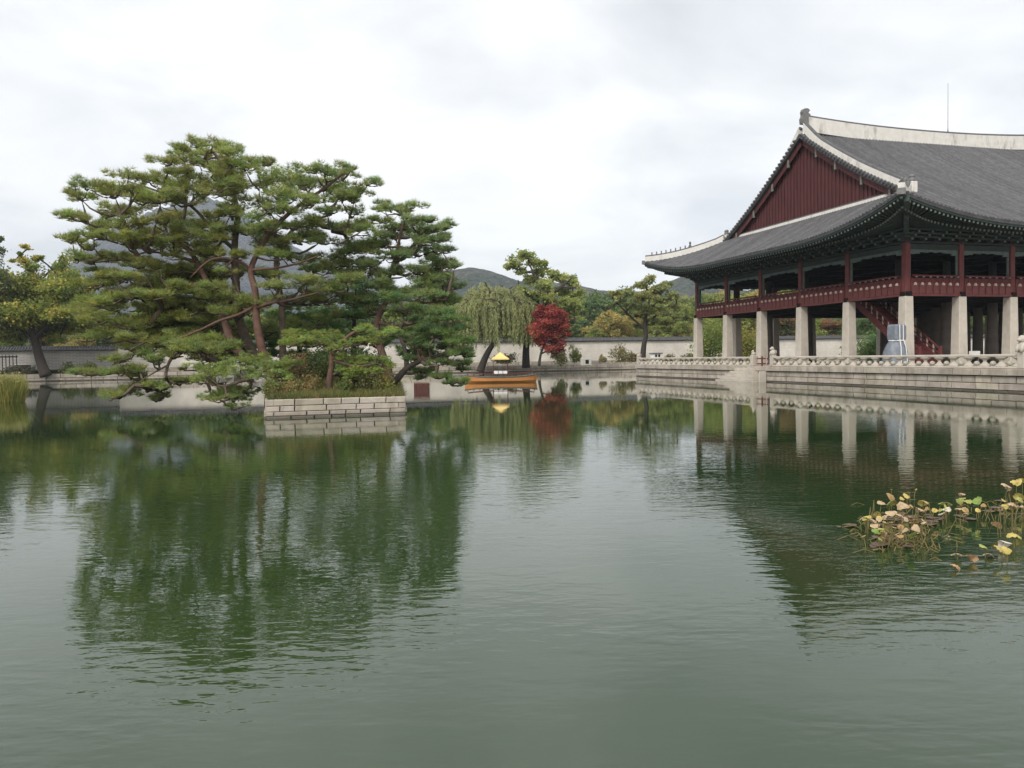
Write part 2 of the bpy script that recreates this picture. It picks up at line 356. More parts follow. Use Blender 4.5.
# far bank, with its kerb of cut stone and a low ledge behind
bank = empty('pond_embankment', ab(0, BD, 0), TH, label='long low embankment of cut stone along the far side of the pond', cat='embankment')
m = MB(); block_wall(m, (-110, 0, 0), (75, 0, 0), [(-.35, .09, .01, .3), (.09, .42, 0), (.42, GB + .02, .05)], 2.2, .6, .02, seed=3)
m.build('stone_blocks', MT['stone'], bank, tint=True)
m = MB(); m.box(-110, 75, .1, .5, -.4, GB - .02); m.build('joint_backing', MT['joint'], bank)
ledge = empty('stone_ledge', ab(0, BD + 4.2, GB), TH, label='low stone ledge at the foot of the white far wall', cat='ledge')
m = MB(); block_wall(m, (-70, 0, 0), (75, 0, 0), [(0, .55, 0)], 2.0, .7, .02, seed=5); m.build('stone_blocks', MT['stone'], ledge, tint=True)
sheet('lawn', MT['moss'], [ab(-110, BD + 4.6, GB + .5), ab(120, BD + 4.6, GB + .5), ab(120, BD + 9.0, GB + .56), ab(-110, BD + 9.0, GB + .56)], kind='structure')

def tiled_wall(name, a0, a1, b, z0, z1, mat, label, thick=.8):
    o = empty(name, ab(a0, b, z0), TH, label=label, cat='wall'); Ln = a1 - a0
    m = MB(); m.box(0, Ln, 0, thick, 0, z1 - z0); m.build('wall_face', mat, o)
    m = MB(); m.box(0, Ln, -.12, thick + .12, z1 - z0, z1 - z0 + .12)
    zc = z1 - z0 + .12
    m.add([(0, -.38, zc), (Ln, -.38, zc), (Ln, thick + .38, zc), (0, thick + .38, zc), (0, thick / 2, zc + .45), (Ln, thick / 2, zc + .45)], [(0, 1, 5, 4), (2, 3, 4, 5), (1, 2, 5), (3, 0, 4), (3, 2, 1, 0)])
    m.box(0, Ln, thick / 2 - .13, thick / 2 + .13, zc + .4, zc + .62)
    x = .15
    while x < Ln:
        m.tube([(x, -.44, zc + .05), (x, thick / 2 - .13, zc + .5)], .085, 5); x += .36
    m.build('tile_cap', MT['tile'], o, tint=True); return o
WB = BD + 9.0
def a_of(px, b):   # coordinate along a far line for a pixel column
    lo, hi = -300, 300
    for _ in range(60):
        mid = (lo + hi) / 2; p = ab(mid, b); q = p.x / p.y
        d = at(px, 358, 100); (lo, hi) = (mid, hi) if q < d.x / d.y else (lo, mid)
    return lo
aw = a_of(118, WB)
tiled_wall('white_boundary_wall', aw, a_of(1120, WB), WB, GB, 4.75, MT['wall_white'], 'long pale boundary wall with a grey tiled cap across the far bank')
tiled_wall('patterned_boundary_wall', -95, aw - .05, WB, GB, 4.1, MT['wall_grey'], 'grey patterned brick boundary wall at the far left behind the leaning tree')

# ------------------------------------------------------------------ stone terrace round the pavilion
ZF = 1.22; OFF = 4.82; bF = 33.4; bN = -34.0; LL = 4.525 * 7; WW = 28.5
ter = empty('stone_terrace', ab(-OFF, bF, 0), TH, label='broad cut stone terrace the pavilion stands on, rising out of the pond', cat='terrace')
# local frame of terrace: x along u from edge, y along v from far corner (negative towards camera)
m = MB(); block_wall(m, (0, 0, 0), (0, bN - bF, 0), [(-.4, .08, -.01, .25), (.08, .44, -.02), (.44, .83, -.05)], 1.15, .5, .016, seed=8)
block_wall(m, (60, 0, 0), (0, 0, 0), [(-.4, .08, -.01, .25), (.08, .44, -.02), (.44, .83, -.05)], 1.15, .5, .016, seed=9)
m.build('stone_blocks', MT['stone'], ter, tint=True)
m = MB(); block_wall(m, (0, 0, 0), (0, bN - bF, 0), [(.85, ZF, .10)], 1.9, .9, .008, seed=10, jut=.004, tv=.08)
block_wall(m, (60, .0, 0), (.8, .0, 0), [(.85, ZF, .10)], 1.9, .9, .008, seed=12, jut=.004, tv=.08)
m.build('cornice_slab', MT['stone'], ter, tint=True)
m = MB(); m.box(.12, 60, bN - bF, -.12, -.5, .84); m.build('core', MT['joint'], ter)
m = MB(); m.box(.75, 60, bN - bF, -.75, .84, ZF - .01); m.build('floor_paving', MT['paving'], ter)
def b_edge(px):
    lo, hi = -40, 60
    tgt = at(px, 370, 60); tgt = tgt.x / tgt.y
    for _ in range(60):
        mid = (lo + hi) / 2; p = ab(-OFF, mid)
        if p.x / p.y > tgt: lo = mid
        else: hi = mid
    return lo
bs0, bs1 = b_edge(728), b_edge(767)          # water steps
st = empty('water_steps', ab(-OFF, bs1, 0), TH, label='short flight of stone steps going down from the terrace gap into the water', cat='steps')
wd = bs0 - bs1
for k in range(5):
    m = MB(); e = (5 - k) * .22; z1 = .24 * (k + 1) - .14
    m.box(-e - .12, -.1, .15 + k * .3, wd - k * .38, z1 - .235 if k else -.4, z1, .02); m.build('step', MT['pillar_stone'], st)
m = MB(); m.box(-.75, -.12, -.1, .04, -.4, .84, .03); m.build('side_slab', MT['pillar_stone'], st)

# balustrades
rail_z = 1.98
def baluster_mesh():
    m = MB(); prof = [(.33, 0), (.34, .05), (.19, .16), (.10, .26), (.13, .35), (.33, .46), (.35, .52)]
    m.lathe((0, 0, 0), prof, 8, rot=math.pi / 8)
    for v in range(len(m.v)): m.v[v] = (m.v[v][0] * .6, m.v[v][1], m.v[v][2])
    o = m.build('baluster', MT['pillar_stone'], None, smooth=False); return o
def lotus_mesh():
    m = MB(); prof = [(.05, 0.02), (.20, .10), (.24, .20), (.16, .31), (.05, .36)]; m.lathe((0, 0, 0), prof, 9); return m.build('carved_bud', MT['bud'], None, smooth=True)
MT['bud'] = material('bud', (.40, .375, .30), .9, .25, 5, .4, 20)
def lion(o, x, y, z, s=1.0):
    m = MB(); v = s
    m.lathe((x, y, z), [(.17 * v, 0), (.20 * v, .12 * v), (.17 * v, .28 * v), (.10 * v, .36 * v)], 8)
    m.lathe((x - .06 * v, y, z + .30 * v), [(.06 * v, 0), (.13 * v, .06 * v), (.14 * v, .14 * v), (.10 * v, .22 * v), (.03 * v, .26 * v)], 8)
    m.box(x - .24 * v, x - .12 * v, y - .06 * v, y + .06 * v, z + .36 * v, z + .45 * v, .02)
    m.tube([(x + .12 * v, y, z + .02), (x + .24 * v, y, z + .12 * v), (x + .22 * v, y, z + .32 * v)], [.05 * v, .06 * v, .03 * v], 6)
    for sy in (-1, 1): m.tube([(x - .12 * v, y + sy * .08 * v, z + .25 * v), (x - .2 * v, y + sy * .09 * v, z)], [.05 * v, .045 * v], 6)
    return m.build('stone_beast', MT['pillar_stone'], o, smooth=True)
first = {}
def balustrade(b0, b1, label, lions):
    """from b0 (far) to b1 (near)"""
    o = empty('stone_balustrade', ab(-OFF + .28, b1, ZF), TH, label=label, cat='balustrade', group=None)
    Ln = b0 - b1; h = rail_z - ZF
    m = MB(); m.box(-.13, .13, .0, Ln, h - .15, h, .035)
    m.build('top_rail', MT['pillar_stone'], o)
    m = MB(); m.box(-.2, .2, 0, Ln, 0.003, .10, .02); m.build('base_slab', MT['pillar_stone'], o)
    n = max(1, int(round(Ln / 1.03)))
    for i in range(n):
        for kind, off_ in (('baluster', .25), ('bud', .75)):
            y = (i + off_) * Ln / n
            if kind not in first:
                first[kind] = baluster_mesh() if kind == 'baluster' else lotus_mesh(); c = first[kind]
            else: c = first[kind].copy(); COL.objects.link(c)
            c.parent = o; c.location = (0, y, .10 if kind == 'baluster' else .12)
            if kind == 'bud': c.scale = (.6, .75, .8)
    for y, li in ((0, lions[1]), (Ln, lions[0])):
        if li is None: continue
        m = MB(); m.box(-.2, .2, y - .2, y + .2, 0.004, h + .12, .03); p = m.build('newel_post', MT['pillar_stone'], o)
        if li: lion(p, 0, y, h + .12, li)
    return o
bg0, bg1 = b_edge(750.5), b_edge(770)
balustrade(bF - .3, bg0, 'long stone balustrade on the terrace edge between the far corner and the water steps', (1.0, .75))
balustrade(bg1, b_edge(1019), 'stone balustrade of hourglass balusters on the terrace edge, right of the water steps', (1.15, 1.5))
balustrade(b_edge(1019) - 3.2, -30, 'stone balustrade at the right end of the terrace, past the opening', (1.5, .8)) if False else None
gt = empty('red_barrier', ab(-OFF + .4, bg1, ZF), TH, label='low red wooden barrier closing the gap above the water steps', cat='barrier')
m = MB(); Lg = bg0 - bg1
for z in (.15, .55): m.box(-.03, .03, .2, Lg - .2, z, z + .1)
m.build('rail', MT['red'], gt)
for i in range(4): m = MB(); yy = .35 + i * (Lg - .7) / 3; m.box(-.045, .045, yy - .05, yy + .05, .003, .78); m.build('post', MT['cream'] if i % 2 else MT['red'], gt)

# ------------------------------------------------------------------ the pavilion
pav = empty('pavilion', ab(0, 0, ZF), TH, label='large palace pavilion on stone pillars with red railings and a grey tiled roof', cat='pavilion')
PO = (0, 0, -ZF)     # local z = world z - ZF
BA = [4.525 * i for i in range(8)]; BB = [5.7 * i for i in range(6)]
ZT = 5.98
psq = prd = None
for i, a in enumerate(BA):
    for j, b in enumerate(BB):
        outer = i in (0, 7) or j in (0, 5)
        if outer:
            if psq is None:
                m = MB(); m.box(-.40, .40, -.40, .40, 0.0, ZT - ZF, .035, taper=.82); psq = c = m.build('square_stone_pillar', MT['pillar_stone'], pav)
                m2 = MB(); m2.box(-.52, .52, -.52, .52, -.005, .14, .03); m2.build('base_stone', MT['pillar_stone'], psq)
            else: c = copy_tree(psq, pav)
        else:
            if prd is None:
                m = MB(); m.lathe((0, 0, 0), [(.46, 0), (.44, .4), (.36, ZT - ZF)], 16); prd = c = m.build('round_stone_pillar', MT['shaded_inner_stone'], pav, smooth=True)
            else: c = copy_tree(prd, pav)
        c.location = (a, b, 0)
# floor: beams under, boards, fascia
fo = .42
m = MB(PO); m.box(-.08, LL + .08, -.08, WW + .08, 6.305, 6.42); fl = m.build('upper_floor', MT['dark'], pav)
m = MB(PO)
for a in BA: m.box(a - .2, a + .2, -.35, WW + .35, 5.99, 6.3)
for b in BB: m.box(-.35, LL + .35, b - .18, b + .18, 6.0, 6.28)
for k in range(60): a = .25 + k * (LL - .5) / 59; m.box(a - .05, a + .05, 0, WW, 6.04, 6.2)
m.build('floor_beams', MT['dark'], fl)
m = MB(PO); zc0, zc1 = 9.62, 9.7; m.box(.1, LL - .1, .1, WW - .1, zc0, zc1)
for a in BA[1:-1]: m.box(a - .2, a + .2, .2, WW - .2, 9.2, 9.62)
for b in BB[1:-1]: m.box(.2, LL - .2, b - .2, b + .2, 9.25, 9.64)
m.build('ceiling', MT['dark'], pav)
# upper pillars
up0 = None; inner_me = None
for i, a in enumerate(BA):
    for j, b in enumerate(BB):
        outer = i in (0, 7) or j in (0, 5)
        if not outer and not (i in (1, 6) or j in (1, 4)): continue
        if up0 is None:
            m = MB(); m.box(-.21, .21, -.21, .21, 5.985 - ZF, 10.3 - ZF, .03); up0 = c = m.build('red_pillar', MT['red_pillar'], pav)
            up0c = up0
        else: c = up0.copy(); COL.objects.link(c)
        c.location = (a, b, 0.0)
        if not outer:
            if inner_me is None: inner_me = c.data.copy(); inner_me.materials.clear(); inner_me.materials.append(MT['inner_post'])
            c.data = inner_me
# railing bays
def rail_bay(Lb, name='railing'):
    """local x along the bay, outward is -y"""
    m = MB(PO); x0, x1 = .21, Lb - .21
    m.box(0, Lb, -.33, -.22, 5.99, 6.13); m.box(x0, x1, -.24, -.1, 6.14, 6.80)
    n = int(round((x1 - x0) / .56)); sp = (x1 - x0) / n
    for k in range(n):
        xc = x0 + (k + .5) * sp; m.box(xc - sp * .42, xc + sp * .42, -.31, -.245, 6.135, 6.70, .02)
    m.box(x0, x1, -.27, -.14, 6.805, 6.88)
    o = m.build(name, MT['red'], None)
    m = MB(PO); m.box(x0, x1, -.22, -.18, 6.883, 7.24)
    for k in range(n + 1): xc = x0 + k * sp; m.box(max(x0, xc - .04), min(x1, xc + .04), -.25, -.223, 6.883, 7.25)
    m.build('pierced_panel', MT['red_dark'], o)
    m = MB(PO)
    for k in range(n):
        xc = x0 + (k + .5) * sp
        m.lathe((xc, -.30, 6.72), [(.10, 0), (.12, .05), (.10, .14), (.04, .2)], 7)
    m.build('carved_leaf', MT['cream'], o)
    m = MB(PO)
    for k in range(n):
        xc = x0 + (k + .5) * sp; m.tube([(xc, -.30, 6.92), (xc, -.29, 7.0), (xc, -.33, 7.16), (xc, -.35, 7.26)], [.03, .025, .03, .045], 6)
    m.tube([(x0, -.36, 7.37), (x1, -.36, 7.37)], .06, 8); m.build('handrail', MT['red_dark'], o)
    m = MB(PO)
    for k in range(n):
        xc = x0 + (k + .5) * sp; m.box(xc - .09, xc + .09, -.43, -.395, 7.25, 7.33, .01)
    m.build('rail_bracket', MT['raf_end'], o); return o
def frame_bay(Lb):
    m = MB(PO); x0, x1 = .21, Lb - .21; za, zb = 6.8, 9.2
    # scalloped frame as strips
    def outline(t):
        pass
    pts_o = [(x0, za), (x0, zb), (x1, zb), (x1, za)]
    y0, y1 = -.06, .04
    m.box(x0, x0 + .13, y0, y1, za, zb - .004); m.box(x1 - .13, x1, y0, y1, za, zb - .004)
    n = 10
    for k in range(n):
        xa, xb = x0 + .13 + (x1 - x0 - .26) * k / n, x0 + .13 + (x1 - x0 - .26) * (k + 1) / n; t = abs((k + .5) / n - .5) * 2
        dz = .16 + .22 * t ** 3 + (.05 if k % 2 else 0)
        m.box(xa + .001, xb - .001, y0, y1, zb - dz, zb - .004)
    return m.build('opening_frame', MT['green_pale'], None)
def place_bays(fn):
    pr = {}
    for (key, Lb, cnt) in (('a', 4.525, 7), ('b', 5.7, 5)):
        pr[key] = fn(Lb)
        for side in (0, 1):
            for k in range(cnt):
                c = pr[key] if (side == 0 and k == 0) else copy_tree(pr[key])
                c.parent = pav
                if key == 'a': c.location = (k * Lb, 0, 0) if side == 0 else ((k + 1) * Lb, WW, 0); c.rotation_euler = (0, 0, 0 if side == 0 else math.pi)
                else:
                    c.location = (0, (k + 1) * Lb, 0) if side == 0 else (LL, k * Lb, 0); c.rotation_euler = (0, 0, -math.pi / 2 if side == 0 else math.pi / 2)
place_bays(rail_bay); place_bays(frame_bay)
# lintels and bracket band round the building
def ring_box(m, o0, o1, z0, z1):
    m.box(-o0, LL + o0, -o0, -o1, z0, z1); m.box(-o0, LL + o0, WW + o1, WW + o0, z0, z1)
    m.box(-o0, -o1, -o1, WW + o1, z0 + .001, z1 - .001); m.box(LL + o1, LL + o0, -o1, WW + o1, z0 + .001, z1 - .001)
m = MB(PO); ring_box(m, .16, -.14, 9.2, 9.55); ring_box(m, .26, -.2, 9.60, 9.72); m.build('lintel', MT['green_lintel'] if 'green_lintel' in MT else MT['green'], pav)
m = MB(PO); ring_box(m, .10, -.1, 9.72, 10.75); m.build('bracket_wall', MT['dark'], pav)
MT['bracket'] = material('bracket', (.034, .052, .045), .8, .4, 5.0)
m = MB(PO); m2 = MB(PO)
def brackets(fun, Ln, step):
    n = int(round(Ln / step))
    for k in range(n + 1):
        x = k * Ln / n
        for q, (e0, z0, z1, wd2) in enumerate(((.45, 9.74, 9.92, .10), (.75, 9.95, 10.12, .09), (1.05, 10.15, 10.32, .08))):
            P = fun(x, 0); Q = fun(x, e0)
            m.obox(P + Vector((0, 0, (z0 + z1) / 2)), Q + Vector((0, 0, (z0 + z1) / 2)), wd2 * 2, z1 - z0)
            m2.obox(fun(x, e0 + .003) + Vector((0, 0, (z0 + z1) / 2)), fun(x, e0 + .04) + Vector((0, 0, (z0 + z1) / 2 + .02)), wd2 * 1.6, .13)
fA = lambda x, e: Vector((x, -.1 - e, 0)); fB = lambda x, e: Vector((-.1 - e, x, 0)); fC = lambda x, e: Vector((x, WW + .1 + e, 0)); fD = lambda x, e: Vector((LL + .1 + e, x, 0))
for f_, Ln in ((fA, LL), (fB, WW), (fC, LL), (fD, WW)): brackets(f_, Ln, 1.13)
for e_, z_ in ((.42, 9.97), (.72, 10.17), (1.02, 10.38)): ring_box(m, .1 + e_ + .06, .1 + e_ - .06, z_ - .05, z_ + .06)
br = m.build('bracket_band', MT['bracket'], pav); m2.build('bracket_tips', MT['raf_end'], br, kind='stuff')

# --- roof geometry (local a, b; world z)
OV = 4.10; RI = 1.91; ZE = 10.55; LIFT = 1.62
def prof(d): return .43 * d + .0075 * d * d
def cfac(e): return max(0.0, 1 - max(e, 0) / 13.0) ** 2.4
def inset(e): return .55 * (1 - max(0.0, 1 - max(e, 0) / 13.0) ** 1.6)     # plan curve of the eave: middle set back
def roof_z(d, e): return ZE + prof(d) + LIFT * cfac(e) * max(0, 1 - d / 11.0)
DR = WW / 2 + OV                                                      # run from eave to ridge
ZR = roof_z(DR, 30)
DG = RI + 0.5 + OV                                                    # run of the gable-side slope
def P_front(a, d, side=0):   # side 0 front (b small) 1 back
    e = min(a + OV, LL + OV - a); e = max(e, 0)
    dd = d + inset(e) * max(0, 1 - d / 6); z = roof_z(d, e)
    b = -OV + dd; 
    if side: b = WW - b
    return Vector((a, b, z))
def P_left(b, d, side=0):
    e = min(b + OV, WW + OV - b); e = max(e, 0)
    dd = d + inset(e) * max(0, 1 - d / 6); a = -OV + dd
    if side: a = LL - a
    return Vector((a, b, roof_z(d, e)))
RS = .34
def roof_face(mb, P, s0, s1, dmax, side, nd=22):
    """P(s,d,side); dmax(s)"""
    n = int(round((s1 - s0) / RS)); cols = []
    for k in range(n + 1):
        s = s0 + (s1 - s0) * k / n; D = dmax(s); cols.append((s, [P(s, D * i / nd, side) for i in range(nd + 1)]))
    mb.tint = (.75, .75, .75); mb.grid([c[1] for c in cols])
    mb.grid([[c[1][0] + Vector((0, 0, -.16)) for c in cols], [c[1][0] for c in cols]])
    for k in range(n):
        s = s0 + (s1 - s0) * (k + .5) / n; D = dmax(s)
        if D < .3: continue
        kk = rnd.uniform(.84, 1.18); mb.tint = (kk, kk, kk)
        pts = [P(s, D * i / nd, side) + Vector((0, 0, .045)) for i in range(nd + 1)]
        pts[0] = pts[0] + (pts[0] - pts[1]).normalized() * .07
        mb.tube(pts, .10, 6)
m = MB(PO)
for sd_ in (0, 1):
    hipf = lambda a: min(a + OV, LL + OV - a) if (a < RI or a > LL - RI) else DR
    hipf2 = lambda a: min(max(min(a + OV, LL + OV - a), 0), RI + OV) if (a < RI or a > LL - RI) else DR
    roof_face(m, P_front, -OV, RI - .001, hipf2, sd_, 12); roof_face(m, P_front, RI, LL - RI, lambda a: DR, sd_, 26); roof_face(m, P_front, LL - RI + .001, LL + OV, hipf2, sd_, 12)
    roof_face(m, P_left, -OV, WW + OV, lambda b: max(0, min(b + OV, WW + OV - b, DG)), sd_, 12)
m.tint = (1, 1, 1)
# verge tiles: a short row of tiles across each verge
for ae, sg in ((RI, 1), (LL - RI, -1)):
    for sd_ in (0, 1):
        d = RI + OV + .2
        while d < DR - .3:
            p = P_front(ae, d, sd_); m.tint = (.9,) * 3; m.tube([p + Vector((sg * .35, 0, .10)), p + Vector((-sg * .20, 0, -.03))], .125, 6); d += .36
        pts = [P_front(ae, RI + OV + (DR - RI - OV) * k / 20, sd_) for k in range(21)]
        m.tint = (.6,) * 3; m.grid([[p + Vector((-sg * .06, 0, -.04)) for p in pts], [p + Vector((-sg * .06, 0, -.30)) for p in pts]])
        m.grid([[p + Vector((-sg * .06, 0, -.30)) for p in pts], [p + Vector((sg * 1.1, 0, -.32)) for p in pts]])
roof = m.build('tiled_roof', MT['tile'], pav, tint=True)
# ridges of white plaster with dark tile caps
mt = MB(PO)
def ridge(pts, w, h, name, capw=None):
    mb = MB(PO); P = [Vector(p) for p in pts]
    for k in range(len(P) - 1):
        d = (P[k + 1] - P[k]); dh = Vector((d.x, d.y, 0)).normalized(); sx = Vector((dh.y, -dh.x, 0)) * (w / 2)
        for p, q in ((P[k], P[k + 1]),):
            v = [p - sx + Vector((0, 0, -.15)), p + sx + Vector((0, 0, -.15)), p + sx + Vector((0, 0, h)), p - sx + Vector((0, 0, h)),
                 q - sx + Vector((0, 0, -.15)), q + sx + Vector((0, 0, -.15)), q + sx + Vector((0, 0, h)), q - sx + Vector((0, 0, h))]
            fs = [(0, 1, 5, 4), (1, 2, 6, 5), (2, 3, 7, 6), (3, 0, 4, 7)]
            if k == 0: fs.append((3, 2, 1, 0))
            if k == len(P) - 2: fs.append((4, 5, 6, 7))
            mb.add(v, fs)
    o = mb.build(name, MT['plaster'], roof)
    mb = MB(PO); mb.tint = (1, 1, 1); mb.tube([p + Vector((0, 0, h + .03)) for p in P], (capw or w) * .5, 8); mb.build('ridge_cap_tiles', MT['tile'], o, tint=True) if False else None
    mt.tint = (1, 1, 1); mt.tube([p + Vector((0, 0, h + .01)) for p in P], (capw or w) * .42, 7)
    return o
mid = LL / 2
def sag(a): return 0.55 * (abs(a - mid) / (mid - RI)) ** 2.2
main = [(a, WW / 2, ZR + sag(a) - .1) for a in np.linspace(RI + .75, LL - RI - .75, 30)]
ridge(main, .5, 1.1, 'main_ridge')
MT['orn'] = material('orn', (.16, .155, .15), .85, .3, 6, .5, 15)
def finial(p, s, dirx):
    mb = MB(PO); x, y, z = p
    prof_ = [(-.5, 0), (.55, 0), (.6, .5), (.42, .9), (.5, 1.25), (.35, 1.55), (-.1, 1.6), (-.35, 1.4), (-.15, 1.15), (-.42, .95), (-.3, .6), (-.55, .35)]
    n = len(prof_); vs = [(x + dirx * q[0] * s, y - .28 * s, z + q[1] * s) for q in prof_] + [(x + dirx * q[0] * s, y + .28 * s, z + q[1] * s) for q in prof_]
    mb.add(vs, [tuple(range(n)), tuple(range(2 * n - 1, n - 1, -1))] + [(i, (i + 1) % n, (i + 1) % n + n, i + n) for i in range(n)])
    return mb.build('ridge_ornament', MT['orn'], roof)
finial((RI + .6, WW / 2, ZR + .9), .82, -1); finial((LL - RI - .6, WW / 2, ZR + .9), .82, 1)
for ae, sg in ((RI, 1), (LL - RI, -1)):
    for sd_ in (0, 1):
        pts = [P_front(ae + sg * .32, DR - .3 - (DR - .3 - (RI + OV)) * k / 16, sd_) for k in range(17)]
        pts[0].z += .5; pts[1].z += .3; pts[2].z += .12
        ridge(pts, .42, .62 if sd_ == 0 else .36, 'verge_ridge'); q = pts[-1]
        mb = MB(PO); mb.box(q.x - .25, q.x + .25, q.y - .3, q.y + .3, q.z - .1, q.z + .72, .04); mb.build('ridge_end', MT['plaster'], roof)
        mb = MB(PO); mb.lathe((q.x, q.y, q.z + .7), [(.2, 0), (.26, .12), (.2, .3), (.24, .42), (.1, .55)], 7); mb.build('ridge_ornament', MT['orn'], roof)
        # hip ridge down to the corner
        cx_ = -1 if ae < mid else 1; hp = []
        for k in range(13):
            t = k / 12; d = (RI + OV) * (1 - t) + .15 * t
            aa = -OV + d + inset(0) ; bb = -OV + d
            z = roof_z(d, d)
            a_ = aa if cx_ < 0 else LL - aa; b_ = bb if sd_ == 0 else WW - bb
            hp.append(Vector((a_, b_, z)))
        hp[0].z += .1
        ridge(hp, .40, .52, 'hip_ridge')
        for k in range(9):
            t = .42 + k * .062; i0 = int(t * 12); fr = t * 12 - i0; p = hp[i0].lerp(hp[min(i0 + 1, 12)], fr)
            mb = MB(); sz = .9 if k else 1.5
            mb.lathe((0, 0, 0), [(.10 * sz, 0), (.12 * sz, .10 * sz), (.06 * sz, .24 * sz), (.09 * sz, .30 * sz), (.08 * sz, .38 * sz), (.02 * sz, .44 * sz)], 6)
            mb.tube([(0, -.02, .16 * sz), (cx_ * .12 * sz, -.02, .06 * sz)], .035 * sz, 5)
            fg = mb.build('roof_figure', MT['orn'], roof); fg.location = (p.x, p.y, p.z + .58 - ZF)
        p = hp[-1]; mb = MB(PO); q2_ = (hp[-1] - hp[-3]).normalized(); mb.obox(p - Vector((0, 0, .1)), p + q2_ * .35 - Vector((0, 0, .05)), .5, .4); mb.build('hip_end_tile', MT['orn'], roof)
# ridge at the foot of each gable
for ag, sg in ((RI + .45, 1), (LL - RI - .45, -1)):
    zz_ = roof_z(DG - .1, 30)
    ridge([(ag, b, zz_ + .0) for b in np.linspace(1.9, WW - 1.9, 12)], .30, .30, 'gable_foot_ridge')
mt.build('ridge_cap_tiles', MT['tile'], roof, tint=True)
# gable wall of red boards with battens, and barge boards
for ag, sg in ((RI + .62, 1), (LL - RI - .62, -1)):
    mb = MB(PO); zb_ = roof_z(DG, 30) - .1
    def top(b): dd = min(b, WW - b) + OV; return roof_z(dd, 30) - .34
    bs = np.linspace(2.2, WW - 2.2, 61)
    vs = []; 
    for b in bs: vs += [(ag, b, zb_), (ag, b, max(top(b), zb_ + .01))]
    mb.add(vs, [(2 * i, 2 * i + 2, 2 * i + 3, 2 * i + 1) for i in range(60)])
    b = 2.6
    while b < WW - 2.5:
        t = top(b) - .1
        if t > zb_ + .2: mb.box(ag - sg * .06 - .03, ag - sg * .06 + .03, b - .045, b + .045, zb_, t)
        b += .46
    gw = mb.build('gable_wall', MT['gable'], pav)
    for sd_ in (0, 1):
        pts = [P_front(RI + .25 if sg > 0 else LL - RI - .25, RI + OV + .2 + (DR - RI - OV - .3) * k / 20, sd_) + Vector((0, 0, -.33)) for k in range(21)]
        mb = MB(PO); 
        for k in range(20):
            p, q = pts[k], pts[k + 1]; hgt = .55
            mb.add([p + Vector((-.04, 0, 0)), q + Vector((-.04, 0, 0)), q + Vector((-.04, 0, -hgt)), p + Vector((-.04, 0, -hgt)), p + Vector((.04, 0, 0)), q + Vector((.04, 0, 0)), q + Vector((.04, 0, -hgt)), p + Vector((.04, 0, -hgt))],
                   [(3, 2, 1, 0), (4, 5, 6, 7), (0, 1, 5, 4), (2, 3, 7, 6)])
        mb.build('barge_board', MT['gable'], pav)
        mb = MB(PO)
        for k in (3, 8, 13, 17):
            p = pts[k]; mb.box(p.x - sg * .03 - .08, p.x - sg * .03 + .08, p.y - .1, p.y + .1, p.z - .75, p.z - .05, .02)
        mb.build('iron_tie', MT['raf_end'], pav)
# underside: boarding, rafters (round) and flying rafters
m = MB(PO); raf = MB(PO); ends = MB(PO); n_ = 12
def under(P, s0, s1, dn, side, fan0, fan1, Lb):
    n = int(round((s1 - s0) / .36)); rows = []
    for k in range(n + 1):
        s = s0 + (s1 - s0) * k / n; p = P(s, .05, side); root_s = min(max((s - s0) / (s1 - s0) * (Lb - .6) + .3, .3), Lb - .3)
        t = 1.0
        # fan near the corners, straight elsewhere
        e = min(s - s0, s1 - s); wgt = max(0, 1 - e / 8.5); rs = s if e > 8.5 else (s + (root_s - s))
        rs = s * (1 - wgt) + min(max(s, .3), Lb - .3) * wgt
        r = dn(rs); r.z = 10.78; rows.append((p, r))
        if k < n + 1:
            eave = p + Vector((0, 0, -.42)); inn = (r - eave); L1 = inn.length; dirn = inn.normalized()
            a1 = eave + dirn * .12; a2 = eave + dirn * min(1.9, L1 * .55)
            raf.obox(a1, a2, .15, .17); ends.obox(a1 - dirn * .004, a1 - dirn * .03, .12, .14)
            b1 = eave + dirn * 1.25 + Vector((0, 0, -.24)); b2 = r + Vector((0, 0, -.2))
            raf.tube([b1, b2], .10, 6); ends.tube([b1 - dirn * .003, b1 - dirn * .03], .085, 6)
    m.grid([[p + Vector((0, 0, -.17)) for p, r in rows], [p + Vector((0, 0, -.33)) for p, r in rows], [p.lerp(r, .35) + Vector((0, 0, -.30)) for p, r in rows], [p.lerp(r, .36) + Vector((0, 0, -.50)) for p, r in rows], [r for p, r in rows]])
for sd_ in (0, 1):
    yb = 0 if sd_ == 0 else WW; xb = 0 if sd_ == 0 else LL
    under(P_front, -OV, LL + OV, lambda s: Vector((s, yb, 0)), sd_, 0, 0, LL); under(P_left, -OV, WW + OV, lambda s: Vector((xb, s, 0)), sd_, 0, 0, WW)
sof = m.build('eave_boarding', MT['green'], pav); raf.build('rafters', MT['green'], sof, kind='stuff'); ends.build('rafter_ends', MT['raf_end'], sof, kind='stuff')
for ca, cb in ((0, 0), (0, 1), (1, 0), (1, 1)):
    x0, y0 = (0 if ca == 0 else LL), (0 if cb == 0 else WW); sx_, sy_ = (-1 if ca == 0 else 1), (-1 if cb == 0 else 1)
    mb = MB(PO); tip = Vector((x0 + sx_ * (OV - .45), y0 + sy_ * (OV - .05), ZE + LIFT - .45))
    mb.obox(Vector((x0 - sx_ * .3, y0 - sy_ * .3, 10.45)), tip, .34, .42); mb.obox(Vector((x0 + sx_ * .1, y0 + sy_ * .1, 10.15)), tip.lerp(Vector((x0, y0, 10.1)), .35) + Vector((0, 0, -.25)), .30, .36)
    mb.build('hip_rafter', MT['bracket'], pav)
arod = LL * .555
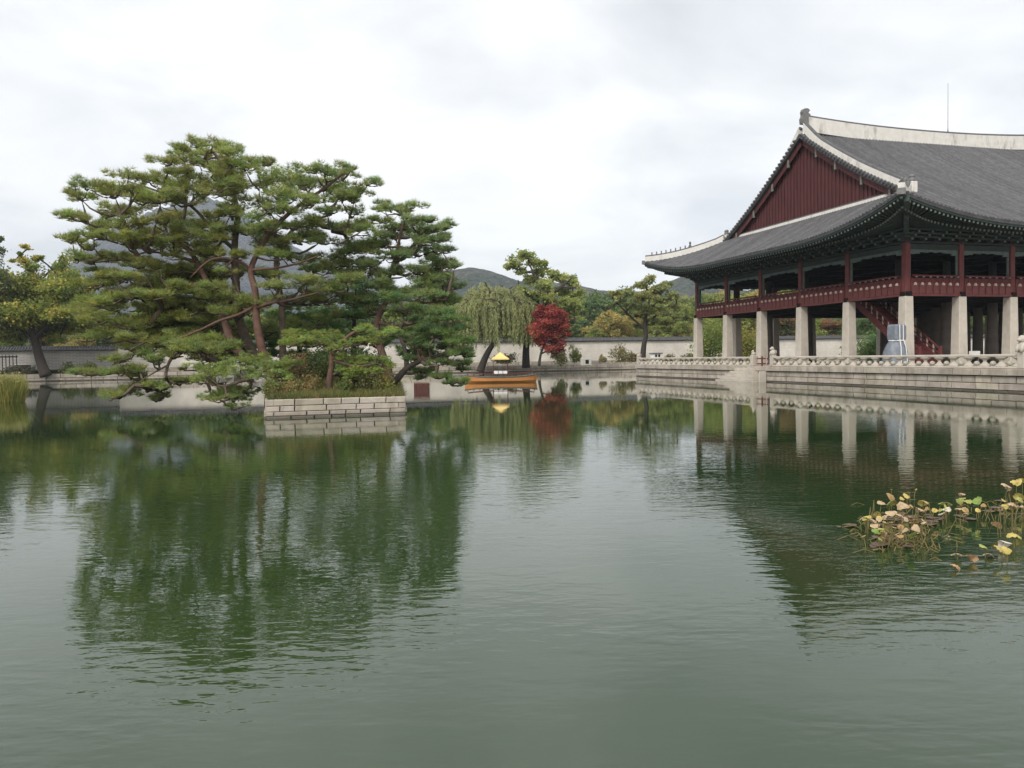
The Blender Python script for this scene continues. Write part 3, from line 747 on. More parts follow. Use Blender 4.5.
m = MB(PO); m.tube([(arod, WW / 2, ZR + .95), (arod, WW / 2, ZR + 1.5), (arod, WW / 2, ZR + 5.6)], [.12, .035, .02], 6); m.build('lightning_rod', MT['metal'], pav)
# staircase going up from the terrace into the upper floor (inside the building)
m = MB(PO); n = 17; xs0, xs1 = 1.75, 3.55; yA, yB = .7, 7.4; z0_, z1_ = ZF, 6.3
stc = MB(PO)
for sx_ in (xs0, xs1): stc.obox((sx_, yA, z0_ + .2), (sx_, yB, z1_), .12, .5)
stc = stc.build('staircase', MT['red_pillar'], pav)
for k in range(n):
    y = yA + (yB - yA) * k / n; z = z0_ + (z1_ - z0_) * (k + 1) / n
    m.box(xs0 + .06, xs1 - .06, y, y + (yB - yA) / n + .05, z - .06, z); m.box(xs0 + .06, xs1 - .06, y + .03, y + .05, z - .30, z - .062)
m.build('tread', MT['red_pillar'], stc)
for sx_ in (xs0, xs1):
    m = MB(PO)
    for k in range(12):
        t = k / 11.5; y = yA + (yB - yA) * t; z = z0_ + .2 + (z1_ - z0_ - .2) * t; m.box(sx_ - .03, sx_ + .03, y - .05, y + .05, z, z + .95)
    m.build('baluster', MT['cream'], stc)
    m = MB(PO); m.obox((sx_, yA, z0_ + 1.15), (sx_, yB, z1_ + .95), .09, .1); m.obox((sx_, yA, z0_ + .75), (sx_, yB, z1_ + .55), .06, .07); m.box(sx_ - .09, sx_ + .09, yA - .12, yA + .06, z0_, z0_ + 1.35)
    m.build('handrail', MT['red_pillar'], stc)

# ------------------------------------------------------------------ other things on the terrace
wp = at(896.5, 357, 52.0); wp.z = ZF
wr = empty('wrapped_statue', wp, .3, label='statue wrapped in grey blue plastic sheet beside the corner stone pillar', cat='wrapped statue')
m = MB(); prof_ = [(.72, 0), (.74, .3), (.70, .75), (.58, 1.05), (.42, 1.3)]
nn = 20; vs = []; fs = []
for r_, z in prof_:
    for k in range(nn):
        a = 2 * math.pi * k / nn; rr = r_ * (1 + .05 * math.sin(5 * a + z * 3) + .03 * math.sin(11 * a)); vs.append((rr * math.cos(a) * 1.05 - .08 * (1.3 - z), rr * math.sin(a) * .9, z))
for i in range(len(prof_) - 1):
    for k in range(nn): j = (k + 1) % nn; fs.append((i * nn + k, i * nn + j, (i + 1) * nn + j, (i + 1) * nn + k))
fs.append(tuple((len(prof_) - 1) * nn + k for k in range(nn))); m.add(vs, fs)
m.build('plastic_skirt', MT['wrap'], wr, smooth=True)
m = MB(); m.box(-.44, .46, -.4, .4, 1.27, 2.1, .1); m.build('wrapped_head', MT['wrap'], wr)
m = MB()
for a in (-1.9, -1.35): m.tube([(.46 * math.cos(a), .44 * math.sin(a), 2.08), (.47 * math.cos(a), .46 * math.sin(a), 1.32), (.65 * math.cos(a), .62 * math.sin(a), 1.0), (.79 * math.cos(a), .70 * math.sin(a), .5), (.80 * math.cos(a), .70 * math.sin(a), .02)], .025, 5)
m.tube([(.46 * math.cos(t), .44 * math.sin(t), 1.3) for t in np.linspace(0, 6.3, 16)], .03, 5)
m.build('binding_cord', MT['white'], wr); wr.scale = (1.06, 1.06, 1.32)
kp = at(655.5, 360, 90); kp.z = ZF
kp = ab(1.6, 31.5, ZF); kq = at(656, 357, 84.5); kp.x, kp.y = kq.x, kq.y
ks = empty('stone_lantern_box', kp, TH, label='small white box with two dark windows standing on the far end of the terrace', cat='box')
m = MB(); m.box(-.5, .5, -.35, .35, 0, 1.15, .03); m.build('box_body', MT['white'], ks)
m = MB(); m.box(-.62, .62, -.45, .45, 1.153, 1.27, .03); m.build('box_lid', MT['tile_plain'] if 'tile_plain' in MT else MT['metal'], ks)
for x in (-.16, .2): m = MB(); m.box(x - .12, x + .12, -.362, -.352, .82, 1.08); m.build('dark_window', MT['dark'], ks)
# notice board inside on the right: low pale board on the terrace
nb = ab(10.5, 1.5, ZF); q = at(974.5, 352, 58)
nbo = empty('sign_stand', (q.x, q.y, ZF), TH, label='small pale tilted information board between the two right hand stone pillars', cat='sign')
m = MB(); m.box(-.5, .5, -.03, .03, .55, .95, .01); m.build('sign_panel', MT['white'], nbo)
m = MB(); m.box(-.4, -.34, -.02, .02, 0, .55); m.box(.34, .4, -.02, .02, 0, .55); m.build('leg', MT['metal'], nbo)

# ------------------------------------------------------------------ boat
bp_ = at(501, 381.5, 71); bp_.z = 0
bt = empty('pleasure_boat', bp_, .02, label='orange wooden boat with a yellow roofed canopy moored on the far side of the pond', cat='boat')
m = MB(); Lh = 3.25; rows = []
for i in range(25):
    t = -1 + 2 * i / 24; x = t * Lh; wdt = .95 * (1 - abs(t) ** 3.2) ** .8 * 1 + .12; shz = .46 + .20 * abs(t) ** 2.5
    rows.append([(x * (1.0 if 1 else 1), -wdt, shz), (x * .985, -wdt * .93, .15), (x * .93, -wdt * .6, -.15), (x * .93, wdt * .6, -.15), (x * .985, wdt * .93, .15), (x, wdt, shz)])
m.grid(rows); m.add(rows[0], [tuple(range(6))]); m.add(rows[-1], [tuple(range(5, -1, -1))]); m.build('hull', MT['orange'], bt)
m = MB()
for sy in (0, 5): m.tube([Vector(r[sy]) + Vector((0, 0, .02)) for r in rows], .05, 6)
m.build('gunwale', MT['green_pale'], bt)
m = MB(); m.grid([[(r[0][0], r[0][1] + .06, .36), (r[5][0], r[5][1] - .06, .36)] for r in rows[1:-1]]); m.build('deck', MT['cream'], bt)
m = MB()
for sy in (0, 5): m.tube([Vector((r[sy][0], r[sy][1] * .93, r[sy][2] + .30)) for r in rows[1:-1]], .03, 6)
for i in range(1, 24, 2):
    for sy in (0, 5): r = rows[i][sy]; m.box(r[0] - .02, r[0] + .02, r[1] * .93 - .02, r[1] * .93 + .02, r[2] - .05, r[2] + .20)
m.build('side_rail', MT['red_dark'], bt)
cx0, cx1 = -.68, .60
for x in (cx0, cx1):
    for y in (-.62, .62): m = MB(); m.box(x - .035, x + .035, y - .035, y + .035, .363, 2.15); m.build('canopy_post', MT['red'], bt)
m = MB(); cxm = (cx0 + cx1) / 2
for s_1, z_ in ((-.66, 1.0),):
    for k in range(3): x = cx0 + .06 + k * (cx1 - cx0 - .04) / 3; m.box(x, x + .36, -.64, -.60, .72, 1.02); m.box(x, x + .36, .60, .64, .72, 1.02)
m.build('side_panel', MT['white'], bt)
m = MB(); hw, hd = (cx1 - cx0) / 2 + .14, .82; zb0 = 2.12
vs = [(cxm - hw, -hd, zb0), (cxm + hw, -hd, zb0), (cxm + hw, hd, zb0), (cxm - hw, hd, zb0), (cxm - hw * .45, -hd * .45, 2.43), (cxm + hw * .45, -hd * .45, 2.43), (cxm + hw * .45, hd * .45, 2.43), (cxm - hw * .45, hd * .45, 2.43), (cxm, 0, 2.72)]
m.add(vs, [(0, 1, 5, 4), (1, 2, 6, 5), (2, 3, 7, 6), (3, 0, 4, 7), (4, 5, 8), (5, 6, 8), (6, 7, 8), (7, 4, 8), (3, 2, 1, 0)])
m.box(cxm - hw, cxm + hw, -hd - .01, -hd + .01, zb0 - .1, zb0 - .002); m.box(cxm - hw, cxm + hw, hd - .01, hd + .01, zb0 - .1, zb0 - .002); m.box(cxm - hw - .01, cxm - hw + .01, -hd + .012, hd - .012, zb0 - .1, zb0 - .002); m.box(cxm + hw - .01, cxm + hw + .01, -hd + .012, hd - .012, zb0 - .1, zb0 - .002)
m.build('canopy_roof', MT['yellow'], bt)

# ------------------------------------------------------------------ the island
IL = on_z(265.6, 418.5, 0); IR = on_z(405.6, 413.8, 0); IL.z = IR.z = 0
back_r = IR + Vector((-.145, 1, 0)) * 15; back_l = IL + Vector((-.312, 1, 0)) * 14.5
isl = empty('island_embankment', IL, 0, label='three courses of pale cut stone holding the small tree covered island', cat='embankment')
m = MB(); off = lambda p: p - IL
for p, q, sd_ in ((IL, IR, 21), (IR, back_r, 22), (back_r, back_l, 23), (back_l, IL, 24)):
    block_wall(m, off(p), off(q), [(-.35, .07, .05, .35), (.07, .235, .05, .85), (.235, .46, 0), (.46, .71, .0)], .82, .5, .008, seed=sd_, tv=.14)
m.build('stone_blocks', MT['stone'], isl, tint=True)
cen = (IL + IR + back_r + back_l) / 4
m = MB(); ring = [IL, IR, back_r, back_l]
def shrink(p, k): return p + (cen - p).normalized() * k
rr = [shrink(p, .25) for p in ring]; m.add([off(p) + Vector((0, 0, z)) for z in (-.4, .66) for p in rr], [(0, 1, 5, 4), (1, 2, 6, 5), (2, 3, 7, 6), (3, 0, 4, 7)]); m.build('joint_backing', MT['joint'], isl)
# mound
def isl_pt(s, t): return IL.lerp(IR, s).lerp(back_l.lerp(back_r, s), t)
def mound_z(s, t):
    ed = min(s * 2.2, (1 - s) * 2.2, t * 3.2, (1 - t) * 3) ; ed = max(0, min(1, ed)); p = isl_pt(s, t)
    return .64 + 1.15 * (ed ** .8) * min(1, .35 + t * 2.0) + .10 * fbm(p.x, p.y, .9)
m = MB(); rows = []
for i in range(41):
    t = i / 40; rows.append([isl_pt(j / 24, t) * 1 + Vector((0, 0, mound_z(j / 24, t))) for j in range(25)])
rows = [[shrink(Vector((p.x, p.y, 0)), .28) + Vector((0, 0, p.z)) for p in r] for r in rows]
m.grid(rows); m.build('island_ground', MT['moss'], kind='structure', smooth=True)

# ------------------------------------------------------------------ foliage
def blades(centers, tintc, K, ln, wd, upb, dirs=None, seed=0):
    """K thin needle blades at each centre -> vertices, triangles, colours"""
    r = np.random.default_rng(seed); n = len(centers); c = np.repeat(centers, K, axis=0)
    d = r.normal(size=(n * K, 3)); d[:, 2] = np.abs(d[:, 2]) * upb[1] + upb[0]; d /= np.linalg.norm(d, axis=1, keepdims=True)
    q = r.normal(size=(n * K, 3)); q = np.cross(d, q); q /= np.linalg.norm(q, axis=1, keepdims=True) + 1e-9
    l = ln * r.uniform(.7, 1.25, (n * K, 1)); w_ = wd * r.uniform(.7, 1.3, (n * K, 1))
    V = np.stack([c - q * w_ * .5, c + q * w_ * .5, c + d * l], axis=1).reshape(-1, 3)
    T = np.arange(n * K * 3).reshape(-1, 3); colr = np.repeat(np.repeat(tintc, K, axis=0) * r.uniform(.82, 1.18, (n * K, 1)), 3, axis=0)
    return V, T, colr
def leaves(centers, tintc, size, seed=0, flat=.0, droop=0):
    r = np.random.default_rng(seed); n = len(centers)
    d = r.normal(size=(n, 3)); d[:, 2] *= (1 - flat); d /= np.linalg.norm(d, axis=1, keepdims=True); q = np.cross(d, r.normal(size=(n, 3))); q /= np.linalg.norm(q, axis=1, keepdims=True) + 1e-9
    s = size * r.uniform(.6, 1.4, (n, 1))
    V = np.stack([centers - d * s * .5, centers + q * s * .33, centers + d * s * .5, centers - q * s * .33], axis=1).reshape(-1, 3)
    return V, np.arange(n * 4).reshape(-1, 4), np.repeat(tintc * r.uniform(.85, 1.15, (n, 1)), 4, axis=0)

def grow(trunks, targets, base_cost=.35, jitter=.06, rise=.15, seed=1, rmax=.14, rtip=.012, k=.012):
    """trunks: list of (points, radii). targets: list of Vector. returns tube list"""
    r = random.Random(seed); nodes = []; par = []; plen = []; fixed = []
    for pts, rad in trunks:
        cum = 0
        for i in range(len(pts) - 1):
            n = max(2, int((pts[i + 1] - pts[i]).length / .5))
            for j in range(n):
                t = j / n; nodes.append(pts[i].lerp(pts[i + 1], t)); par.append(-1); plen.append(0.0); fixed.append(rad[i] * (1 - t) + rad[i + 1] * t)
        nodes.append(pts[-1]); par.append(-1); plen.append(0.0); fixed.append(rad[-1])
    nf = len(nodes); NA = [tuple(p) for p in nodes]
    order = sorted(targets, key=lambda p: min((p - q).length for q in nodes[:nf:2]))
    arr = np.array([tuple(p) for p in nodes]); pl = np.array(plen); desc = [0] * nf; ends = []
    for T in order:
        d = arr - np.array(T); dist = np.sqrt((d ** 2).sum(1)); cost = dist * (1 + .0) + pl * base_cost + np.maximum(0, d[:, 2]) * 1.2
        b = int(np.argmin(cost)); src = Vector(arr[b]); dd = (T - src); n = max(2, int(dd.length / .45)); prev = b
        side = dd.cross(Vector((0, 0, 1))); 
        if side.length > 1e-5: side.normalize()
        amp = r.uniform(-1, 1) * jitter * dd.length; new = []
        for j in range(1, n + 1):
            t = j / n; p = src + dd * t + side * (amp * math.sin(math.pi * t)) + Vector((0, 0, -rise * dd.length * math.sin(math.pi * t) * .5)) + Vector((r.uniform(-1, 1), r.uniform(-1, 1), r.uniform(-1, 1))) * .04 * (1 if j < n else 0)
            new.append(p); nodes.append(p); par.append(prev); plen.append(plen[prev] + dd.length / n); fixed.append(None); desc.append(0); prev = len(nodes) - 1
        arr = np.vstack([arr, np.array([tuple(p) for p in new])]); pl = np.array(plen); ends.append((b, len(nodes) - n, len(nodes)))
    for i in range(len(nodes) - 1, nf - 1, -1):
        desc[i] += 1 if desc[i] == 0 else 0
    cnt = [0] * len(nodes)
    for b, s0, s1 in ends:
        i = s1 - 1
        while i >= nf: cnt[i] += 1; i = par[i]
    out = []
    for b, s0, s1 in ends:
        pts = [nodes[b]] + nodes[s0:s1]; rad = [min(rmax, rtip + k * math.sqrt(cnt[i]) * 1.3) for i in range(s0, s1)]; rad = [min(rad[0] * 1.15, rmax)] + rad; rad[-1] = rtip * .7
        out.append((pts, rad))
    return out

def pine(name, label, base, trunks, pads, dens=1.0, tint=(.078, .105, .038), bark='bark_red', limbs=(), seed=1, cat='pine tree', group=None, nl=.26, tvar=.22, K=14, wdt=.021, rmax=.14, extra=None):
    o = empty(name, base, 0, label=label, cat=cat, group=group)
    B = Vector(base); r = np.random.default_rng(seed); rr_ = random.Random(seed)
    tr = [([p - B for p in pts], rad) for pts, rad in trunks] + [([p - B for p in pts], rad) for pts, rad in limbs]
    # pads -> lumps
    lumps = []; targets = []
    for (p, w_, h_) in pads:
        p = p - B; targets.append(p - Vector((0, 0, h_ * .5)))
        k = max(3, int(round(w_ * 8)))
        for i in range(k):
            a = rr_.uniform(0, 6.28); q = math.sqrt(rr_.random()) * w_ * 1.0; lp = p + Vector((q * math.cos(a), q * math.sin(a) * .9, rr_.uniform(-.4, .6) * h_))
            lumps.append((lp, w_ * rr_.uniform(.18, .36) + .1, h_ * rr_.uniform(.35, .75) + .06)); 
            if i < 3: targets.append(lp - Vector((0, 0, h_ * .3)))
    C, TC = [], []
    for lp, lw, lh in lumps:
        n = int(dens * (50 * lw * lw + 9)) + 1; a = r.uniform(0, 6.283, n); q = np.sqrt(r.random(n)); z = r.uniform(-.45, 1, n) * np.sqrt(1 - q * q * .95)
        C.append(np.stack([lp.x + lw * q * np.cos(a), lp.y + lw * q * np.sin(a), lp.z + lh * z], 1))
        t = np.array(tint) * np.array([2.95, 2.75, 2.55]) * (1 + tvar * r.uniform(-1, 1)) * np.array([1 + .14 * r.uniform(-1, 1), 1, 1 + .2 * r.uniform(-1, 1)]); TC.append(np.tile(t, (n, 1)) * r.uniform(.85, 1.15, (n, 1)))
    C = np.concatenate(C); TC = np.concatenate(TC)
    V, T, cc = blades(C, TC, K, nl, wdt, (.25, .8), seed=seed)
    np_mesh('crown', V, [T], MT['leaf'], o, cc)
    m = MB()
    for pts, rad in tr:
        m.tube(bend(pts), None if False else interp_rad(rad, len(pts), len(bend(pts))), 9)
    t_ = m.build('trunk', MT[bark], o, smooth=True)
    m = MB()
    for pts, rad in grow(tr, targets, seed=seed, rmax=rmax): m.tube(pts, rad, 5, cap=False)
    m.build('branches', MT['bark'], o, smooth=True)
    return o
def bend(pts, n=4):
    """Catmull-Rom through the points"""
    P = [Vector(p) for p in pts]
    if len(P) < 3: return P
    Q = [P[0] * 2 - P[1]] + P + [P[-1] * 2 - P[-2]]; out = []
    for i in range(1, len(Q) - 2):
        for j in range(n):
            t = j / n; a, b, c, d = Q[i - 1], Q[i], Q[i + 1], Q[i + 2]
            out.append(.5 * ((2 * b) + (c - a) * t + (2 * a - 5 * b + 4 * c - d) * t * t + (3 * b - a - 3 * c + d) * t ** 3))
    out.append(P[-1]); return out
def interp_rad(rad, n0, n1): return list(np.interp(np.linspace(0, n0 - 1, n1), range(n0), rad))

# pads of the island pines: (x, y, half width, half height) in zoom units of three views of the photograph
z1 = [(760,110,50,15),(820,88,50,25),(900,100,60,20),(975,122,50,20),(690,160,55,22),(790,158,50,15),(860,140,40,18),(860,190,60,20),(780,212,60,18),(930,190,50,22),(985,180,50,20),
(380,258,60,22),(470,280,50,18),(545,242,70,25),(640,238,60,25),(700,262,60,28),(780,270,70,32),(870,250,70,32),(950,230,60,30),(355,325,60,18),(440,305,60,18),(560,292,60,22),(610,330,80,25),(700,320,80,28),(800,330,80,30),(900,300,70,28),(985,290,60,28),
(290,395,58,20),(342,414,28,10),(455,402,60,15),(480,370,60,18),(570,382,60,18),(680,412,70,22),(780,402,60,22),(930,402,50,18),(985,375,40,22),
(390,455,55,14),(460,448,60,18),(560,440,70,22),(645,468,70,18),(770,450,60,18),(860,440,60,22),(960,450,60,22),(305,500,50,18),(350,510,40,14),(440,490,50,14),(530,502,70,18),(620,500,60,18),(705,520,70,18),(800,500,60,18),(905,500,50,18),
(310,575,60,16),(400,585,80,18),(500,570,60,18),(585,590,80,18),(665,600,60,14),(760,572,60,18),(880,560,50,18),(430,640,60,14),(540,655,60,16),(400,695,70,18),(520,722,80,18),(640,705,80,18),(760,700,80,18),(900,700,60,18),(965,640,50,14),(740,632,50,14),(840,640,50,12)]
z2 = [(350,110,70,20),(450,85,70,20),(560,60,80,22),(680,60,80,18),(820,50,80,18),(950,60,80,18),(400,165,70,24),(520,180,85,24),(640,170,80,22),(760,150,80,22),(880,165,80,22),(980,130,60,20),(370,235,60,16),(450,225,60,20),(560,240,60,16),(700,260,100,26),(850,250,90,26),(640,230,70,20),(960,210,60,24),(930,280,70,22),(780,215,70,18),
(620,305,60,18),(480,340,50,14),(530,372,60,14),(420,385,80,9),(560,398,60,12),(760,305,60,18),(900,320,90,26),(790,420,50,16),(825,367,45,9),(905,385,60,13),(985,375,60,13),(610,440,50,16),(520,480,70,16),(565,455,55,16),(665,455,45,15),(690,490,28,14),(480,492,30,10),(905,430,50,10),(965,462,60,10),(985,415,50,9),(340,385,40,8),(740,420,40,14),(900,290,80,24),(820,290,70,20),(670,320,50,18),(590,290,50,14)]
z3 = [(30,112,50,18),(20,190,50,20),(110,172,60,22),(60,215,50,20),(180,158,35,16),(260,200,60,26),(180,232,70,28),(90,255,70,30),(300,240,70,28),(370,190,50,16),(440,190,60,22),(520,180,35,13),(480,215,55,20),(370,235,60,22),(450,262,60,22),(410,302,60,18),(500,292,60,14),(560,270,48,11),(605,245,30,8),(250,300,70,28),(150,322,60,22),(60,302,60,26),(340,322,60,22),(40,352,60,22),(120,380,60,22),(250,345,60,20),(350,392,60,22),(430,350,40,13),(510,362,50,17),(560,392,40,13),(620,382,40,9),(480,412,60,18),(560,432,50,18),(340,440,60,16),(420,470,60,18),(60,440,60,20),(130,432,60,22),(200,520,60,18),(530,490,70,18),(600,472,60,22),(300,540,60,18),(420,540,80,18),(520,552,70,22),(330,622,70,18),(240,650,60,16),(420,642,80,22),(350,702,70,22),(60,690,80,18),(160,705,60,16),(450,702,60,18),(200,420,50,18),(260,470,50,16),(280,400,50,18),(50,520,50,14),(160,590,50,14),(500,620,60,20),(560,600,60,20)]
z4 = [(640,322,25,9),(690,350,60,15),(770,335,45,17),(740,385,60,16),(690,410,50,16),(825,425,50,13),(885,410,30,10),(912,405,18,6),(760,440,60,18),(700,460,50,18),(830,470,60,18),(872,450,38,13),(780,510,70,18),(880,505,35,13),(700,520,55,16),(850,560,60,16),(912,565,28,8),(760,580,70,18),(680,600,60,18),(860,618,70,18),(925,645,48,10),(700,660,60,18),(800,680,70,18),(900,690,60,16),(620,690,60,18),(640,640,60,18),(610,560,50,18),(740,735,70,18),(870,745,60,14),(640,480,50,15),(650,440,40,13),(620,740,60,18),(810,620,60,16),(830,385,26,8)]
zl = [(450,80,90,26),(560,190,80,26),(700,225,100,26),(850,262,90,18),(640,290,80,24),(560,345,60,20),(780,335,80,22),(580,425,100,26),(720,400,90,24),(850,415,80,18),(900,440,60,13),(640,490,90,26),(850,520,80,22),(925,488,50,13),(700,565,90,22),(840,600,80,18),(945,590,50,10),(900,640,60,13),(620,650,80,16),(560,700,55,10),(730,690,80,13),(860,720,60,13),(810,738,50,9),(500,480,80,26),(470,560,70,24),(760,460,80,22),(940,540,40,10),(780,540,60,18),(690,345,70,22),(900,330,60,16),(480,400,60,24)]
zf = [(330,205,70,18),(420,210,60,16),(300,235,60,14),(360,240,70,16),(430,290,35,14),(480,255,60,18),(560,200,50,20),(585,180,40,14),(640,205,55,16),(520,235,50,16),(620,235,50,16),(540,305,50,12),(600,300,60,12),(650,320,40,12),(490,345,50,18),(560,350,70,20),(630,335,50,16),(540,380,60,16),(500,375,45,14),(690,190,30,10),(400,235,50,14),(480,290,35,14)]
def conv(lst, x0, y0, k): return [(x0 + a * k, y0 + b * k, c * k, d * k) for a, b, c, d in lst]
P1 = conv(z1, 0, 120, .2344); P2 = conv(z2, 0, 280, .2344); P3 = conv(z3, 220, 120, .2539); P4 = conv(z4, 220, 120, .2539); PL = conv(zl, 340, 280, .1367); PF = conv(zf, 220, 280, .2539)
def trunkpts(lst): return [at(x, y, Y) for x, y, Y in lst]
rA = random.Random(5)
def mkpads(lst, Y0, spread, dup=1.0, hs=1.25, ws=1.05):
    out = []
    for x, y, w_, h_ in lst:
        nd_ = 1 + int(dup * .7 + rA.random())
        for q in range(nd_):
            Y = Y0 + (rA.uniform(-1, 1) * spread); p = at(x + (rA.uniform(-6, 6) if q else 0), y + 3 + (rA.uniform(-3, 6) if q else 0), Y)
            out.append((p, w_ / F * Y * ws, h_ / F * Y * hs))
    return out
def gz(p): # ground height on the island
    return None
YI = 36.5
trA = trunkpts([(275,383,34.2),(256,366,34.6),(234,347,35.3),(225,322,35.8),(217,301,36.2),(208,284,36.5),(197,262,36.8),(186,248,37),(168,236,37)])
trB = trunkpts([(276,382,36.5),(252,352,37),(243,330,37.2),(238,312,37.4),(235,263,37.8),(235,240,38),(238,215,38),(232,190,38),(222,165,37.5),(212,150,37.2)])
trC = trunkpts([(277,380,34.8),(264,355,35),(259,335,35.1),(256,315,35.3),(255,290,35.5),(251,270,35.8),(262,245,36),(280,222,36.2),(300,205,36.2),(325,188,36),(345,172,36)])
trD = trunkpts([(283,385,36.8),(283,359,37),(282.5,335,37),(281.5,302,37.3),(276,263,37.6),(285,240,38),(300,225,38),(330,215,38.3)])
lim1 = trunkpts([(255,306,35.3),(240,314,35),(219,321,34.6),(200,330,34.3),(183,337,34),(160,345,33.8)])
lim2 = trunkpts([(256,308,35.3),(271,303,35),(290,300,34.8),(305,296,34.5),(330,290,34.3)])
lim3 = trunkpts([(251,270,35.8),(240,262,35.6),(222,258,35.4),(207,262,35.1),(190,278,35)])
lim4 = trunkpts([(251,270,35.8),(262,269,35.6),(277,268,35.4),(299,263,35),(318,256,35)])
lim5 = trunkpts([(197,262,36.8),(175,256,36.4),(150,252,36),(125,258,36)])
lim6 = trunkpts([(235,250,37.9),(215,232,37),(190,205,36.6),(160,192,36.4),(130,182,36.4)])
lim7 = trunkpts([(208,284,36.5),(185,285,36),(155,292,35.6),(130,297,35.5)])
all123 = P1 + P2 + P3
def dist_x(p): return p[0]
gA, gB, gC, gD, gH = [], [], [], [], []
for p in all123:
    x, y = p[0], p[1]
    if y > 338 and x < 235 : gH.append(p)
    elif x < 185: gA.append(p)
    elif x < 245: gB.append(p)
    elif x < 318: gC.append(p)
    else: gD.append(p)
def foot(t): q = t[0].copy(); q.z = .9; return q
def withroot(t, r0):
    q = t[0] + Vector((0, 0, -.6)); return [q] + t
rad = lambda n, a, b: list(np.linspace(a, b, n))
TA = (.105, .125, .042)
rF = random.Random(77)
def fill(n, x0, x1, y0, y1, w_=12, h_=5): return [(rF.uniform(x0, x1), rF.uniform(y0, y1), rF.uniform(.7, 1.3) * w_, rF.uniform(.7, 1.3) * h_) for _ in range(n)]
FB = fill(24, 150, 260, 235, 335, 13, 6); FD = fill(22, 262, 360, 240, 335, 13, 6); FA = fill(40, 100, 225, 262, 348, 14, 5); FE = fill(16, 372, 445, 250, 335, 12, 6); FC = fill(5, 225, 320, 180, 250, 12, 6)
pine('pine_tree', 'island pine with a reddish trunk leaning left, its crown reaching far out to the left', foot(trA), [(withroot(trA, .2), rad(len(trA) + 1, .25, .07))], mkpads(gA, 36.3, 2.2, 1.0) + mkpads(FA, 38, 1.5, 0), limbs=[(lim5, rad(4, .08, .03)), (lim7, rad(4, .08, .03))], tint=TA, seed=31)
pine('pine_tree', 'tallest island pine with a grey trunk, its crown the highest point of the group', foot(trB), [(withroot(trB, .3), rad(len(trB) + 1, .29, .06))], mkpads(gB, 37.2, 2.4, 1.0) + mkpads(FB, 39.5, 1.5, 0), limbs=[(lim6, rad(5, .10, .03))], tint=TA, bark='bark', seed=32)
pine('pine_tree', 'island pine with a red curved trunk and pale bare limbs spreading both ways', foot(trC), [(withroot(trC, .2), rad(len(trC) + 1, .23, .05))], mkpads(gC, 36.4, 2.4, 1.0) + mkpads(FC, 38, 1.5, 0), limbs=[(lim3, rad(5, .08, .03)), (lim4, rad(5, .07, .03)), (lim1, rad(6, .075, .035)), (lim2, rad(5, .075, .03))], tint=(.095, .12, .042), seed=33)
pine('pine_tree', 'island pine with a straight slim trunk, crown leaning right to a pointed branch', foot(trD), [(withroot(trD, .2), rad(len(trD) + 1, .21, .05))], mkpads(gD, 37, 2.2, 1.0) + mkpads(FD, 39, 1.5, 0), tint=(.088, .115, .042), bark='bark', seed=34)
trE = trunkpts([(392,385,36),(385,362,36.6),(378,340,37),(377,322,37.4),(382,310,37.6),(386.6,300,37.8),(388,282,38),(394,262,38.2),(398,247,38.3),(402,228,38.3),(412,208,38.3)])
limE = trunkpts([(377,322,37.4),(395,326,37),(415,323,36.5),(435,314,36.2)])
limE2 = trunkpts([(388,300,37.8),(405,300,37),(425,303,36.6),(445,300,36.4)])
pine('pine_tree', 'bluish green conical pine at the right end of the island, apart from the taller group', foot(trE), [(withroot(trE, .2), rad(len(trE) + 1, .22, .04))], mkpads(P4, 38, 1.9, 1.0) + mkpads(FE, 39, 1, 0), limbs=[(limE, rad(4, .09, .03)), (limE2, rad(4, .07, .03))], tint=(.084, .115, .048), seed=35)
trG = trunkpts([(392,386,34.2),(399,377,34.3),(407,368,34.4),(421,361,34.6),(440,355,34.8),(455,350,35)])
limG = trunkpts([(407,368,34.4),(405,350,35),(400,330,35.4),(410,315,35.6)])
pine('pine_tree', 'low dark green pine hanging out over the water at the right end of the island', foot(trG), [(withroot(trG, .2), rad(len(trG) + 1, .2, .05))], mkpads(PL, 35.3, 1.5, 1.0), limbs=[(limG, rad(4, .12, .05))], tint=(.06, .095, .035), bark='bark_dark', seed=36)
trFf = trunkpts([(329,394,32.3),(329.5,380,32.3),(331.6,367,32.3),(332,355,32.3),(338,345,32.4),(350,335,32.5),(362,328,32.6)])
limF = trunkpts([(332,360,32.3),(345,364,32.2),(360,366,32.1),(375,364,32)])
limF2 = trunkpts([(333,350,32.3),(320,342,32.2),(305,338,32.1)])
pine('pine_tree', 'small bright green pine at the front of the island, a white heron perched on it', foot(trFf), [(trFf, rad(len(trFf), .15, .05))], mkpads(PF, 32.4, .7, .6), limbs=[(limF, rad(4, .06, .03)), (limF2, rad(3, .06, .03))], tint=(.105, .14, .04), bark='bark_red', seed=37, nl=.13, wdt=.02, dens=1.5)
trH = trunkpts([(274,386,33.6),(250,376,34.2),(225,366,34.6),(198,352,34.8),(178,352,34.5),(168,365,34.2),(166,378,34)])
limH = trunkpts([(178,352,34.5),(165,345,34.3),(148,342,34.2),(130,350,34)])
limH2 = trunkpts([(198,352,34.8),(205,368,34),(212,380,33.5),(225,388,33)])
limH3 = trunkpts([(168,365,34.2),(150,375,33.8),(135,385,33.6)])
pine('pine_tree', 'lowest island pine trailing bare twigs and sparse pads over the water at the left', foot(trH), [(trH, rad(len(trH), .14, .05))], mkpads(gH, 34.6, 1.3, .6), limbs=[(limH, rad(4, .06, .03)), (limH2, rad(4, .05, .02)), (limH3, rad(3, .04, .02))], tint=(.10, .125, .042), bark='bark', seed=38)
